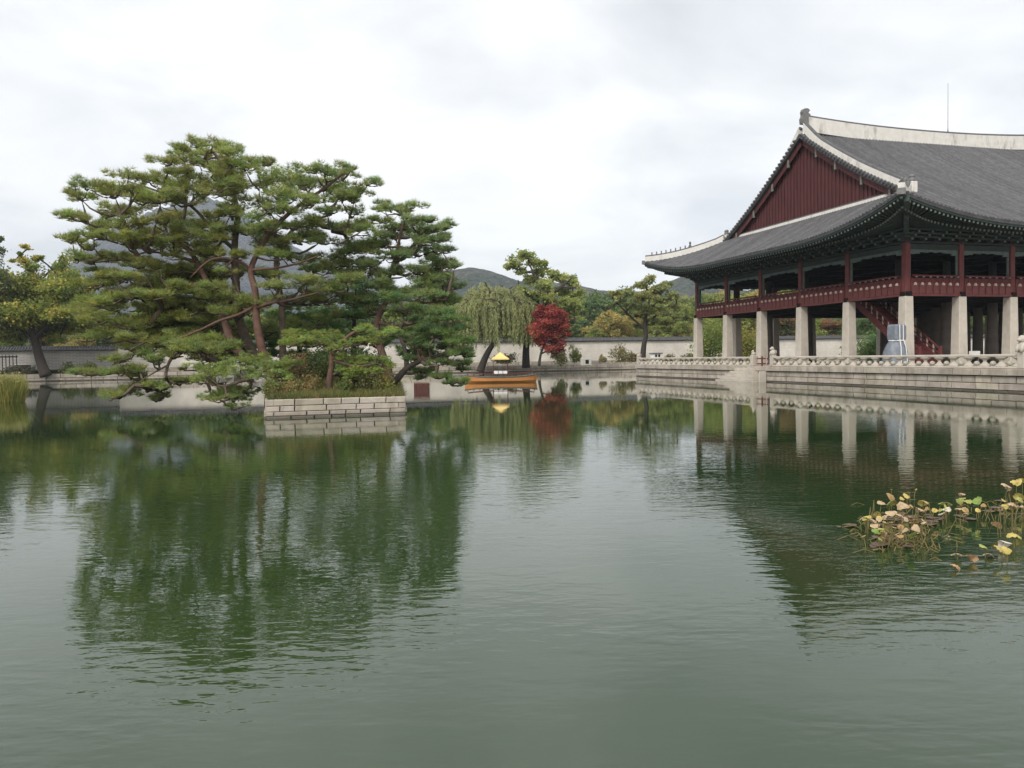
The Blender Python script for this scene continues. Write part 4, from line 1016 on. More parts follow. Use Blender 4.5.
# darker filling crowns further back on the island (small round-crowned pines behind the trunks)
def blobpine(px, py, Y, w_, h_, label, seed, tint):
    pads = []; r = random.Random(seed)
    for k in range(34):
        a = r.uniform(0, 6.28); q = math.sqrt(r.random()); z = r.uniform(-1, 1); sc_ = math.sqrt(max(.1, 1 - z * z))
        p = at(px, py, Y); pads.append((p + Vector((w_ * q * math.cos(a) * sc_, w_ * .7 * q * math.sin(a) * sc_, h_ * z)), r.uniform(.5, .9), r.uniform(.18, .3)))
    p0 = at(px, py, Y); b = min((shrink(isl_pt(a / 20, c / 20), .9) for a in range(21) for c in range(21)), key=lambda q: (q - Vector((p0.x, p0.y, 0))).length).copy(); b.z = 1.0
    
    pine('pine_tree', label, b, [([b - Vector((0, 0, .5)), b + Vector((0, 0, .8)), b.lerp(p0, .6) + Vector((0, 0, .5)), p0 + Vector((0, 0, h_ * .6))], [.18, .16, .13, .05])], pads, tint=tint, bark='bark_dark', seed=seed, K=9, wdt=.03, nl=.2)
blobpine(300, 335, 42, 2.2, 1.5, 'dark bushy pine half hidden behind the red trunks in the middle of the island', 51, (.045, .085, .03))
blobpine(355, 318, 42.5, 2.6, 2.0, 'dark bushy pine filling the gap behind the small front pine', 52, (.05, .09, .035))
blobpine(225, 338, 42, 2.1, 1.4, 'dark bushy pine behind the leftmost leaning trunk', 53, (.05, .085, .03))
blobpine(160, 322, 40, 2.3, 1.3, 'dark bushy pine at the left back of the island, low behind the long branches', 54, (.055, .09, .032))

# undergrowth on the island
gr = []; gt_ = []; r = np.random.default_rng(61)
for k in range(5200):
    s, t = r.random(), r.random() ** 1.3; p = shrink(isl_pt(s, t), .3); z = mound_z(s, t)
    gr.append((p.x, p.y, z)); v = mnoise.noise(Vector((p.x, p.y, 0)) * .8)
    gt_.append((.17 + .07 * v, .20 + .03 * v, .06) if r.random() < .7 else (.34, .27, .13))
V, T, cc = blades(np.array(gr), np.array(gt_), 9, .34, .03, (.7, 1.2), seed=62)
o = np_mesh('island_grass', V, [T], MT['leaf'], None, cc); tag(o, 'rough green and straw coloured grass covering the island under the pines', 'grass', kind='stuff')
def shrub(name, label, p, w_, h_, n, tint, size=.12, seed=1, group=None, cat='shrub', flat=0, stems=5, tint2=None, bark='bark'):
    o = empty(name, p, 0, label=label, cat=cat, group=group); r = np.random.default_rng(seed)
    k = max(4, int(n / 60)); cs = r.normal(size=(k, 3)) * .45; cs[:, 2] = np.abs(cs[:, 2]) + .25
    idx = r.integers(0, k, n); q = cs[idx] + r.normal(size=(n, 3)) * .22; C = q * np.array([w_, w_, h_]) ; C[:, 2] = np.clip(C[:, 2], .02, h_ * 1.6)
    t = np.where((idx % 3 == 0)[:, None], np.array(tint2 or tint), np.array(tint)) * r.uniform(.8, 1.2, (n, 1)); V, T, cc = leaves(C, t, size, seed)
    np_mesh('foliage', V, [T], MT['leaf'], o, cc * 1.6); m = MB()
    for c in cs[:stems + 3]: m.tube([(0, 0, -.05), (c[0] * w_ * .5, c[1] * w_ * .5, c[2] * h_ * .5), (c[0] * w_, c[1] * w_, c[2] * h_)], [.03, .02, .008], 5)
    m.build('stems', MT[bark], o); return o
spots = [(272,388,31.3,.45,.5,(.12,.15,.05)),(290,386,31.6,.5,.55,(.20,.17,.07)),(312,384,31.9,.45,.6,(.16,.15,.06)),(345,389,32.0,.4,.45,(.10,.14,.045)),(365,386,32.3,.55,.75,(.12,.13,.05)),(385,388,32.6,.5,.55,(.17,.18,.05)),(352,378,33.5,.6,.8,(.09,.12,.045)),(300,372,33.5,.7,.8,(.19,.16,.08)),(325,376,33.8,.6,.7,(.10,.13,.045))]
sl = ['low green shrub just inside the left corner of the island wall', 'straw coloured shrub second from the left on the island edge', 'brownish shrub left of the small front pine', 'short green shrub right of the small pine trunk', 'taller mixed shrub under the perched heron', 'yellow green shrub by the right corner of the island wall', 'dark green shrub behind the shrub under the heron', 'tall dry shrub in front of the straight grey trunk', 'green shrub behind the small front pine trunk']
for k, (x, y, Y, w_, h_, t_) in enumerate(spots):
    p = at(x, y, Y); best = min(((abs((isl_pt(a / 10, b / 20) - p).x) + abs((isl_pt(a / 10, b / 20) - p).y), a, b) for a in range(11) for b in range(8))); p.z = mound_z(best[1] / 10, best[2] / 20) - .05
    shrub('island_shrub', sl[k], p, w_ * 1.1, h_, 900, t_, .09, 70 + k, tint2=(t_[0] * 1.3, t_[1] * .95, t_[2]))
back = [(.12, .35, 'leftmost dark shrub among the pine trunks'), (.30, .30, 'dark shrub between the two red trunks'), (.48, .36, 'dark shrub right of the straight grey trunk'), (.64, .30, 'dark shrub behind the small front pine'), (.80, .36, 'dark shrub left of the low overhanging pine'), (.20, .62, 'dark shrub at the back left of the island'), (.50, .66, 'dark shrub at the back middle of the island'), (.78, .64, 'dark shrub at the back right of the island')]
for k, (s_1, t_1, lab) in enumerate(back):
    p = shrink(isl_pt(s_1, t_1), .4).copy(); p.z = mound_z(s_1, t_1) - .05; shrub('island_shrub', lab, p, .85, .95, 1500, (.055, .085, .03), .10, 170 + k, tint2=(.08, .10, .035))
# a red gate in the far wall
ga = a_of(421, WB); o = empty('wall_gate', ab(ga, WB - .02, GB), TH, label='red wooden double door in the far wall, glimpsed through the low pine boughs', cat='gate')
m = MB(); m.box(-1.25, -1.02, -.10, -.005, 0, 3.0, .02); m.box(1.02, 1.25, -.10, -.005, 0, 3.0, .02); m.box(-1.35, 1.35, -.12, -.004, 3.003, 3.25, .02); m.build('door_frame', MT['red_pillar'], o)
for x in (-1.0, .01): m = MB(); m.box(x, x + .99, -.07, -.006, .05, 2.98, .02); m.build('door_leaf', MT['red'], o)
# trailing ground pines over the left edge and pale rocks
trK = trunkpts([(274,386,32.5),(258,382,32.3),(245,380,32),(225,386,31.8),(208,384,32)])
zk = [(248,388,16,4),(232,392,16,4),(215,389,14,4),(256,376,14,5),(240,370,18,5),(220,372,18,5),(203,378,12,4),(262,366,14,5),(275,372,12,4),(205,366,14,5),(232,360,18,6),(255,356,14,5),(275,360,14,5),(290,364,12,4),(214,396,12,3),(238,399,12,3)]
pine('ground_pine', 'sprawling low pine spilling over the left edge of the island wall', foot(trK), [(trK, [.1, .09, .08, .05, .03])], mkpads(zk, 32.4, .6, .8), tint=(.10, .135, .045), bark='bark', seed=41, nl=.14, dens=1.2)
MT['rock'] = material('rock', (.50, .47, .43), .9, .2, 3, .6, 8)
for k, (x, y, s) in enumerate(((240, 371, .5), (252, 371, .55), (228, 376, .45), (262, 380, .6))):
    p = at(x, y, 33.2 - k * .2); m = MB(); vs = []; rr2 = random.Random(k); nn = 9
    m.lathe((0, 0, -.25), [(s * .9, 0), (s, .2), (s * .8, .4), (s * .35, .5)], 9); me = m.build('boulder', MT['rock'], None, smooth=False)
    for v in me.data.vertices: v.co *= 1 + rr2.uniform(-.14, .14)
    me.location = p; tag(me, ['pale boulder furthest left but one at the left edge of the island', 'pale boulder beside the ground pine, right of the middle one', 'smallest pale boulder, leftmost on the island edge', 'largest pale boulder at the corner of the island wall'][k], 'boulder')
# the heron
hp_ = at(367.2, 354.8, 32.0)
hr = MB(); hx = lambda x, z: Vector((x, 0, z))
h_o = empty('heron', hp_, -.2, label='white heron standing on the top pad of the small front pine', cat='bird')
m = MB(); m.tube([hx(-.17, .15), hx(-.11, .19), hx(-.03, .23), hx(.03, .28), hx(.06, .31), hx(.065, .34), hx(.05, .38), hx(.055, .415), hx(.085, .445), hx(.115, .447), hx(.13, .444)], [.008, .04, .065, .065, .045, .03, .02, .019, .027, .02, .008], 10); m.build('body', MT['white'], h_o, smooth=True)
m = MB(); m.tube([hx(.12, .445), hx(.20, .435)], [.011, .002], 6); m.build('beak', MT['yellow'], h_o)
for s in (-.02, .02): m = MB(); m.tube([Vector((-.02, s, .2)), Vector((-.03, s, .1)), Vector((-.015, s, 0)), Vector((.03, s, -.005))], [.012, .008, .007, .004], 5); m.build('leg', MT['dark'], h_o)
m = MB(); m.tube([Vector((.0, -.052, .26)), Vector((-.08, -.06, .2)), Vector((-.18, -.03, .13))], [.03, .035, .006], 7); m.build('wing', MT['white'], h_o, smooth=True)

# ------------------------------------------------------------------ broadleaf trees
def leafy(name, label, base, trunks, blobs, n_leaf, size, tints, seed, bark='bark_dark', group=None, cat='tree', rmax=.3, k=.03, drop=None, limbs=()):
    """blobs: (centre, radius(3))"""
    B = Vector(base); o = empty(name, B, 0, label=label, cat=cat, group=group); r = np.random.default_rng(seed); rr_ = random.Random(seed)
    vol = np.array([b[1][0] * b[1][1] * b[1][2] for b in blobs]) ** .75; cnt = np.maximum(20, (vol / vol.sum() * n_leaf * 1.7)).astype(int); C = []; TT = []; targets = []
    for (c, rad_), n in zip(blobs, cnt):
        c = c - B; k_ = max(4, n // 38); d = r.normal(size=(k_, 3)); d /= np.linalg.norm(d, axis=1, keepdims=True); q = r.random((k_, 1)) ** .45; cc_ = d * q * np.array(rad_)
        for v in cc_[:5]: targets.append(c + Vector(v) * .8)
        idx = r.integers(0, k_, n); ra = min(rad_); pts = cc_[idx] + r.normal(size=(n, 3)) * ra * .44 * np.array([1, 1, .6]); C.append(pts + np.array(c))
        tc_ = np.array([tints[rr_.randrange(len(tints))] for _ in range(k_)]) * r.uniform(.85, 1.15, (k_, 1)); TT.append(tc_[idx])
    C = np.concatenate(C); TT = np.concatenate(TT)
    V, T, cc = leaves(C, TT * np.array([2.3, 2.1, 1.9]), size * .95, seed, .25); np_mesh('crown', V, [T], MT['leaf'], o, cc)
    tr = [([p - B for p in pts], rad_) for pts, rad_ in list(trunks) + list(limbs)]; m = MB()
    for pts, rad_ in tr: bb = bend(pts); m.tube(bb, interp_rad(rad_, len(pts), len(bb)), 9)
    m.build('trunk', MT[bark], o, smooth=True); m = MB()
    for pts, rad_ in grow(tr, targets, seed=seed, rmax=rmax, rtip=.02, k=k, rise=-.1, base_cost=.2): m.tube(pts, rad_, 5, cap=False)
    m.build('branches', MT[bark], o, smooth=True); return o
def pblobs(lst, Y0, spread, seed=1, zf=1.0):
    r = random.Random(seed); out = []
    for x, y, w_, h_ in lst:
        Y = Y0 + r.uniform(-spread, spread); rw = w_ / F * Y0 * 1.05; out.append((at(x, y, Y), (rw, rw * .9, h_ / F * Y0 * zf)))
    return out
YB = 104.0
def tp(lst): return [at(x, y, Y) for x, y, Y in lst]
def fz(p, z): q = p.copy(); q.z = z; return q
t_ = tp([(46,376,104),(42,365,104),(38,352,104),(35,340,104),(30,325,104),(28,305,104.5),(26,285,105)])
l1 = tp([(36,343,104),(25,334,103.5),(10,326,103)]); l2 = tp([(35,338,104),(50,322,104),(65,305,104.5),(70,290,105)])
leafy('broadleaf_tree', 'broadleaf tree with a dark leaning trunk at the far left, yellow tips on green', fz(t_[0], GB), [(t_, [.75, .62, .55, .5, .4, .3, .15])],
      pblobs([(5,320,16,10),(12,300,16,10),(25,285,14,10),(30,268,8,8),(40,300,16,10),(58,288,14,9),(55,310,16,9),(60,270,9,7),(75,300,14,9),(85,318,14,8),(70,325,14,8),(28,320,16,9),(45,330,14,7),(10,338,12,6),(95,302,11,7),(88,285,11,6),(62,262,6,6),(26,247,5,3),(22,256,4,4),(12,262,5,2.5),(0,280,10,10),(36,258,5,4),(100,325,12,6),(55,338,12,4),(0,300,16,12),(20,312,16,12),(42,285,16,12),(62,300,16,12),(80,312,16,10),(18,332,16,8),(95,330,14,8),(48,318,18,12),(68,280,12,9),(5,330,14,8)], 105, 4, 3),
      26000, .40, [(.11, .14, .035), (.085, .12, .03), (.14, .16, .04), (.20, .19, .05), (.07, .10, .03)], 81, limbs=[(l1, [.28, .2, .1]), (l2, [.3, .22, .15, .08])])
t_ = tp([(-6,376,103),(-8,340,103),(-6,300,103)])
leafy('broadleaf_tree', 'dark grey green tree cut by the left edge of the photo', fz(t_[0], GB), [(t_, [.5, .4, .2])], pblobs([(-8,255,9,12),(-6,280,12,12),(-14,300,14,14),(0,242,3,5),(-10,320,14,12)], 103, 3, 4), 4000, .38, [(.05, .07, .035), (.08, .10, .04)], 82)
# willow
t_ = tp([(480,372,112),(483,363,112),(488,352,112),(494,342,112.5),(498,330,113),(500,312,113)])
wl = empty('willow_tree', fz(t_[0], GB), 0, label='weeping willow with long pale green hanging strands behind the boat', cat='willow tree'); B = wl.location.copy()
m = MB(); bb = bend([p - B for p in t_]); m.tube(bb, interp_rad([.6, .5, .42, .34, .26, .15], 6, len(bb)), 9); m.build('trunk', MT['bark_dark'], wl, smooth=True)
r = np.random.default_rng(83); C = []; D = []; tc_ = []; dome = at(494, 315, 113) - B; targets = []
WX = 42 / F * 113; WT = 31 / F * 113
for k in range(600):
    a = r.uniform(0, 6.283); q = math.sqrt(r.random()); x = WX * q * math.cos(a); y = WX * .8 * q * math.sin(a)
    top = WT * math.sqrt(max(0, 1 - q * q)) * r.uniform(.55, 1.05); top += .9 * mnoise.noise(Vector((x, y, 1)) * .6)
    ln = r.uniform(2.2, 5.2) + q * 1.2; low = -5.4 + r.uniform(0, 2.6)
    n = int(ln / .10); p0 = Vector(dome) + Vector((x, y, top)); 
    if k % 6 == 0: targets.append(p0)
    tcol = np.array((.36, .38, .17)) * r.uniform(.8, 1.2); ox, oy = r.normal(size=2) * .35
    for j in range(n):
        t = j / n; z = p0.z - ln * t
        if z < dome.z + low: break
        for q_ in range(3):
            C.append((p0.x + ox * t * (1 + .2 * x) + x * .08 * math.sin(t * 3) + r.normal() * .10, p0.y + oy * t + r.normal() * .10, z + r.normal() * .06)); tc_.append(tcol * r.uniform(.85, 1.15))
C = np.array(C); tc_ = np.array(tc_); n = len(C); s = .34 * r.uniform(.6, 1.3, (n, 1)); d = r.normal(size=(n, 3)) * .3; d[:, 2] = -1; d /= np.linalg.norm(d, axis=1, keepdims=True); q = np.cross(d, r.normal(size=(n, 3))); q /= np.linalg.norm(q, axis=1, keepdims=True)
V = np.stack([C, C + d * s * .5 + q * s * .16, C + d * s, C + d * s * .5 - q * s * .16], 1).reshape(-1, 3)
np_mesh('hanging_foliage', V, [np.arange(n * 4).reshape(-1, 4)], MT['leaf'], wl, np.repeat(tc_, 4, axis=0))
m = MB()
for pts, rad_ in grow([([p - B for p in t_], [.7, .6, .5, .4, .3, .15])], [Vector(x) for x in targets], seed=4, rmax=.25, rtip=.03, k=.03, rise=-.2): m.tube(pts, rad_, 5, cap=False)
m.build('branches', MT['bark_dark'], wl)
# tall light green tree
t_ = tp([(526,368,116),(526,350,116),(528,332,116),(534,312,116),(540,296,116.5),(536,280,117),(530,265,117)])
l1 = tp([(530,322,116),(546,303,115.5),(560,288,115),(572,278,115)]); l2 = tp([(534,312,116),(522,295,116),(518,280,116)])
leafy('broadleaf_tree', 'tall light green open crowned tree between the willow and the red maple', fz(t_[0], GB + .3), [(t_, [.62, .5, .42, .34, .26, .18, .1])],
      pblobs([(512,262,7,5),(524,256,9,5),(535,262,9,5),(540,272,7,5),(520,272,6,4),(530,280,8,5),(545,285,9,5),(555,275,9,5),(566,278,8,5),(572,284,7,4),(562,292,9,5),(550,298,10,5),(535,296,10,5),(520,290,7,4),(530,308,9,5),(545,310,9,5),(565,303,10,5),(575,297,7,4),(558,312,8,5),(515,310,7,6),(508,268,4,3),(580,290,4,3),(545,264,4,3),(572,310,9,5),(524,322,9,6),(536,330,9,6)], 116, 3, 5),
      9000, .40, [(.15, .18, .06), (.125, .16, .055), (.18, .21, .075), (.10, .135, .05)], 84, limbs=[(l1, [.35, .28, .2, .1]), (l2, [.25, .18, .1])])
# red maple
t_ = tp([(539,366,110),(540,358,110),(542,350,110),(546,342,110),(549,330,110),(550,318,110)]); l1 = tp([(541,354,110),(552,348,109.5),(560,342,109)])
leafy('maple_tree', 'red autumn maple standing against the pale far wall', fz(t_[0], GB), [(t_, [.22, .18, .16, .13, .1, .05])],
      pblobs([(548,308,9,4),(540,315,8,5),(556,314,9,5),(548,322,11,5),(538,330,7,6),(558,326,9,6),(548,334,10,5),(562,334,6,4),(541,342,8,4),(556,342,9,5),(550,350,8,4),(556,354,7,4),(560,350,5,4),(535,322,4,4),(564,322,4,4)], 110, 1.5, 6),
      5200, .30, [(.165, .034, .031), (.13, .027, .027), (.23, .07, .05), (.105, .024, .024), (.19, .045, .042)], 85, rmax=.12, limbs=[(l1, [.12, .08, .05])])
# pine-like tree on the right bank
t_ = tp([(643,366,112),(643,356,112),(644,345,112),(646,334,112),(645,322,112),(648,308,112),(650,295,112)]); l1 = tp([(646,330,112),(632,318,112),(620,306,112),(612,298,112)]); l2 = tp([(646,326,112),(660,312,112),(672,304,112)])
leafy('broadleaf_tree', 'grey green spreading tree with a dark trunk before the far wall left of the pavilion', fz(t_[0], GB), [(t_, [.5, .42, .36, .32, .26, .18, .1])],
      pblobs([(615,293,7,3),(622,300,8,3),(612,305,5,2.5),(630,292,8,3),(640,286,8,4),(650,280,7,4),(660,288,8,4),(668,284,7,3),(645,296,11,4),(632,306,9,3),(660,300,10,4),(672,296,8,4),(648,310,12,4),(636,316,8,3),(664,312,9,4),(676,306,5,4),(652,322,10,4),(640,326,7,3),(666,322,8,3),(658,332,7,3),(625,312,6,2),(676,316,5,3),(638,300,7,3),(655,292,7,3)], 112, 3, 7),
      7500, .34, [(.13, .15, .065), (.11, .135, .06), (.15, .16, .06)], 86, limbs=[(l1, [.2, .14, .1, .05]), (l2, [.18, .12, .06])])
# bushes of the far bank
for k, (x, Y, w_, h_, t1, lab) in enumerate(((619, 111, 2.0, 2.2, (.14, .13, .06), 'largest round olive bush on the far bank, left of the terrace corner'), (575, 111, 1.2, 2.0, (.12, .14, .05), 'narrow green bush just right of the red maple'), (561, 110, 1.2, 2.4, (.13, .13, .06), 'brown green bush under the right side of the red maple'), (633, 112, .9, 1.3, (.15, .14, .08), 'small bush between the round olive bush and the dark tree trunk'), (603, 112, .7, .9, (.2, .18, .1), 'tiny straw bush left of the round olive bush'), (668, 110, 1.2, 1.2, (.17, .16, .09), 'thin dry bush behind the terrace balustrade, right of the dark trunk'), (688, 110, 1.3, 1.2, (.15, .15, .08), 'thin dry bush right beside the farthest stone pillar'), (22, 106, 2.2, 1.3, (.09, .09, .06), 'dark bush at the water edge left of the leaning trunk'), (70, 107, 1.8, 1.3, (.12, .14, .06), 'low green bush right of the leaning trunk'), (88, 107, 1.5, 1.5, (.11, .12, .05), 'green bush below the patterned wall, half behind pine twigs'), (505, 113, 2.4, 1.4, (.08, .09, .04), 'low dark bush between the two trunks behind the boat'))):
    p = at(x, 365, Y); p.z = GB + (.45 if Y > 110 else 0); shrub('bank_bush', lab, p, w_ * .8, h_ * .75, 900, t1, .26, 90 + k, tint2=(t1[0] * 1.25, t1[1] * 1.1, t1[2]))
# shrubs and trees visible through the pillars
through = [(712,108,2.6,6.5,(.13,.18,.05),'tall green bush seen between the two farthest stone pillars'), (745,112,2.2,5.0,(.17,.18,.05),'yellow green bush seen between the second and third far pillars'), (878,100,2.5,3.6,(.08,.15,.05),'dark green bush seen under the staircase')]
for k, (x, Y, w_, h_, t1, lab) in enumerate(through):
    p = at(x, 360, Y); p.z = 1.2; shrub('bush', lab, p, w_, h_ * .7, 6500, t1, .26, 110 + k, tint2=(t1[0] * 1.5, t1[1] * 1.1, t1[2]))
# reeds in the water on the left
rp_ = on_z(9, 402, 0); rc = []; rt_ = []; r = np.random.default_rng(121)
reed = empty('reed_clump', rp_, 0, label='tall yellow green reed clump standing in the water at the left edge', cat='reeds')
for k in range(1500):
    a = r.uniform(0, 6.28); q = math.sqrt(r.random()); rc.append((1.35 * q * math.cos(a) - .3, 1.0 * q * math.sin(a), -.05)); rt_.append(np.array((.38, .34, .11)) * r.uniform(.7, 1.25) * (np.array((.8, 1.1, .9)) if r.random() < .4 else 1))
V, T, cc = blades(np.array(rc), np.array(rt_), 2, 1.65, .045, (3.4, 1.0), seed=122); np_mesh('reed_blades', V, [T], MT['leaf'], reed, cc)
C = np.array(rc)[:700] + np.array([0, 0, 1.45]) + r.normal(size=(700, 3)) * np.array([.15, .15, .18]); V, T, cc = leaves(C, np.tile((.42, .37, .17), (700, 1)), .14, 123); np_mesh('reed_plumes', V, [T], MT['leaf'], reed, cc); reed.scale = (.78, .85, .95)
# left bank furniture
p = at(7, 368, 106); p.z = GB
o = empty('lattice_frame', p, TH, label='dark timber frame fence at the far left edge on the bank', cat='fence')
m = MB(); 
for i in range(9): x = -2.2 + i * .42; m.box(x - .04, x + .04, -.04, .04, 0, 2.6)
m.build('upright', MT['dark'], o); m = MB(); m.box(-2.4, 1.35, -.06, -.042, 2.3, 2.45); m.box(-2.4, 1.35, -.06, -.042, .15, .3); m.build('rail', MT['dark'], o)
p = at(23, 368, 107); p.z = GB
o = empty('wooden_chest', p, TH, label='small brown wooden box with a pale lid on the left bank beside the leaning trunk', cat='box')
m = MB(); m.box(-.85, .85, -.4, .4, .25, 1.25, .04); m.build('box_body', MT['crate'] if 'crate' in MT else MT['bark_red'], o)
m = MB(); m.box(-.95, .95, -.5, .5, 1.253, 1.4, .03); m.build('lid', MT['white'], o)
for x in (-.7, .7): m = MB(); m.box(x - .07, x + .07, -.3, .3, 0, .247); m.build('leg', MT['dark'], o)
p = at(586, 363, 110); p.z = GB + .3
o = empty('stone_lamp', p, TH, label='small dark opening stone marker on the ledge right of the red maple', cat='stone marker')
m = MB(); m.box(-.75, .75, -.3, .3, -.3, .75, .05); m.build('marker_body', MT['rock'], o); m = MB(); m.box(-.2, .3, -.32, -.302, -.05, .5); m.build('dark_opening', MT['dark'], o)

# ------------------------------------------------------------------ the wood beyond the wall
def proto(kind, seed):
    r = random.Random(seed); H = 11.0; tr = [Vector((0, 0, 0)), Vector((.2, 0, 2.5)), Vector((-.1, .2, 5.5)), Vector((0, 0, 8.5))]; blobs = []
    kinds = {'dark': ((.05, .085, .032), (.065, .10, .035)), 'mid': ((.10, .13, .04), (.13, .16, .045)), 'yellow': ((.19, .165, .06), (.14, .145, .06)), 'pine': ((.045, .08, .035), (.06, .095, .04)), 'rust': ((.13, .075, .04), (.11, .085, .04))}
    for k in range(16 if kind != 'pine' else 14):
        a = r.uniform(0, 6.28); z = r.uniform(3.0, 10.5); w_ = math.sqrt(max(.15, 1 - ((z - 6) / 5.2) ** 2)) * 4.0 * math.sqrt(r.random())
        rad_ = (r.uniform(1.2, 2.0), r.uniform(1.2, 2.0), r.uniform(.8, 1.4) if kind != 'pine' else r.uniform(.4, .6)); blobs.append((Vector((w_ * math.cos(a), w_ * math.sin(a), z)), rad_))
    return leafy('woodland_tree', None, (0, 0, 0), [(tr, [.35, .28, .2, .08])], blobs, 3800, .46, kinds[kind], seed, cat=None)
labs = {'dark': 'dark green broadleaf tree in the wood beyond the far wall', 'mid': 'olive green tree in the wood beyond the far wall', 'yellow': 'yellow autumn tree in the wood beyond the far wall', 'pine': 'layered dark pine in the wood beyond the far wall', 'rust': 'rust brown autumn tree in the wood beyond the far wall'}
grp = {'dark': 'dark green trees beyond the wall', 'mid': 'olive green trees beyond the wall', 'yellow': 'yellow trees beyond the wall', 'pine': 'dark pines beyond the wall', 'rust': 'rust brown trees beyond the wall'}
protos = {k: [proto(k, 200 + i * 7 + j) for j in range(2)] for i, k in enumerate(('dark', 'mid', 'yellow', 'pine', 'rust'))}
used = set()
def wall_Y(px): return ab(a_of(px, WB), WB).y
def plant(kind, px, Y, h):
    Y0_ = Y; Y = max(Y, wall_Y(px) + 13); h *= Y / Y0_
    src = rnd.choice(protos[kind]); 
    if src.name in used: src = copy_tree(src)
    else: used.add(src.name)
    p = at(px, 355, Y); src.location = (p.x, p.y, .8 + max(0, (Y - 150) * .02)); s = h / 11.5; src.scale = (s * rnd.uniform(.9, 1.15), s * rnd.uniform(.9, 1.15), s); src.rotation_euler = (0, 0, rnd.uniform(0, 6.28))
    tag(src, labs[kind], 'tree', grp[kind])
# front row: chosen by what stands there in the photo
for kind, px, Y, top in (('yellow', 610, 150, 306), ('yellow', 622, 156, 312), ('mid', 597, 145, 328), ('pine', 575, 160, 305), ('pine', 590, 168, 300), ('dark', 560, 158, 312), ('pine', 606, 180, 298), ('mid', 634, 158, 318), ('mid', 650, 150, 322),
                         ('yellow', 640, 200, 303), ('dark', 628, 190, 301), ('mid', 672, 150, 316), ('mid', 684, 165, 300), ('yellow', 688, 148, 322), ('dark', 700, 170, 300), ('mid', 715, 175, 290), ('yellow', 722, 180, 287), ('mid', 735, 165, 294), ('yellow', 752, 180, 285), ('mid', 770, 185, 286), ('rust', 788, 175, 300),
                         ('rust', 828, 140, 322), ('dark', 842, 150, 318), ('mid', 812, 160, 318), ('mid', 800, 190, 282), ('dark', 870, 150, 318), ('mid', 888, 150, 316), ('mid', 905, 160, 300), ('dark', 930, 160, 300), ('dark', 960, 160, 300), ('mid', 990, 160, 300), ('dark', 1020, 160, 300),
                         ('mid', 470, 150, 318), ('dark', 455, 150, 310), ('mid', 440, 160, 306), ('dark', 500, 150, 318), ('mid', 520, 160, 312), ('dark', 540, 150, 322),
                         ('rust', 45, 135, 330), ('yellow', 75, 132, 332), ('dark', 10, 135, 320), ('dark', 60, 150, 312), ('mid', 95, 140, 318), ('dark', 120, 138, 316), ('mid', 145, 145, 310), ('dark', 170, 150, 306), ('mid', 200, 150, 308), ('dark', 235, 150, 304), ('mid', 270, 150, 306), ('yellow', 300, 152, 312), ('dark', 330, 150, 304), ('dark', 360, 150, 306), ('mid', 395, 150, 304), ('dark', 420, 155, 302), ('dark', -25, 140, 312), ('rust', -5, 150, 318)):
    hz = 357.9 - .015 * (px - 512); h = (hz - top) / F * Y + 2.17 - .8; plant(kind, px, Y, max(5, h))
for k in range(26):
    px = 440 + k * 12 + rnd.uniform(-4, 4); Y = rnd.uniform(200, 300); kind = rnd.choice(['dark', 'mid', 'pine', 'mid', 'yellow', 'pine'])
    hz = 357.9 - .015 * (px - 512); plant(kind, px, Y, (hz - rnd.uniform(296, 306)) / F * Y + 1)
# low hedge mass closing the view under the trees
r = np.random.default_rng(140); n = 42000
aa = r.uniform(-110, 110, n); C = np.array([tuple(ab(a_, WB + 22 + q, z)) for a_, q, z in zip(aa, r.uniform(0, 12, n), r.random(n) ** 1.3 * (6.0 + 2.2 * np.sin(aa * .31) + 1.5 * np.sin(aa * .83)) + 1)])
tn = np.array([mnoise.noise(Vector((a_ * .12, 0, 3))) for a_ in aa]); base_ = np.stack([.085 + .05 * tn, .115 + .02 * tn, .035 + 0 * tn], 1) * r.uniform(.8, 1.2, (n, 1))
V, T, cc = leaves(C, base_, .75, 141); o = np_mesh('thicket', V, [T], MT['leaf'], None, cc); tag(o, 'dense green thicket filling the ground between the far wall and the wood', 'thicket', kind='stuff')
# tile-roofed building glimpsed beyond the wall: blue roof
p = at(684, 336, 162); o = empty('blue_roofed_shed', (p.x, p.y, 1), TH, label='long low shed with a blue roof showing just above the far wall beside the pavilion', cat='shed')
m = MB(); m.box(-3.6, 5, -1.5, 1.5, 0, 4.5); m.build('wall', MT['white'], o); MT['blue'] = material('blue', (.10, .17, .30), .6, .1)
m = MB(); m.add([(-3.8, -1.9, 4.55), (5.2, -1.9, 4.55), (5.2, 1.9, 4.55), (-3.8, 1.9, 4.55), (-3.8, 0, 5.35), (5.2, 0, 5.35)], [(0, 1, 5, 4), (2, 3, 4, 5), (1, 2, 5), (3, 0, 4), (3, 2, 1, 0)]); m.build('roof', MT['blue'], o)

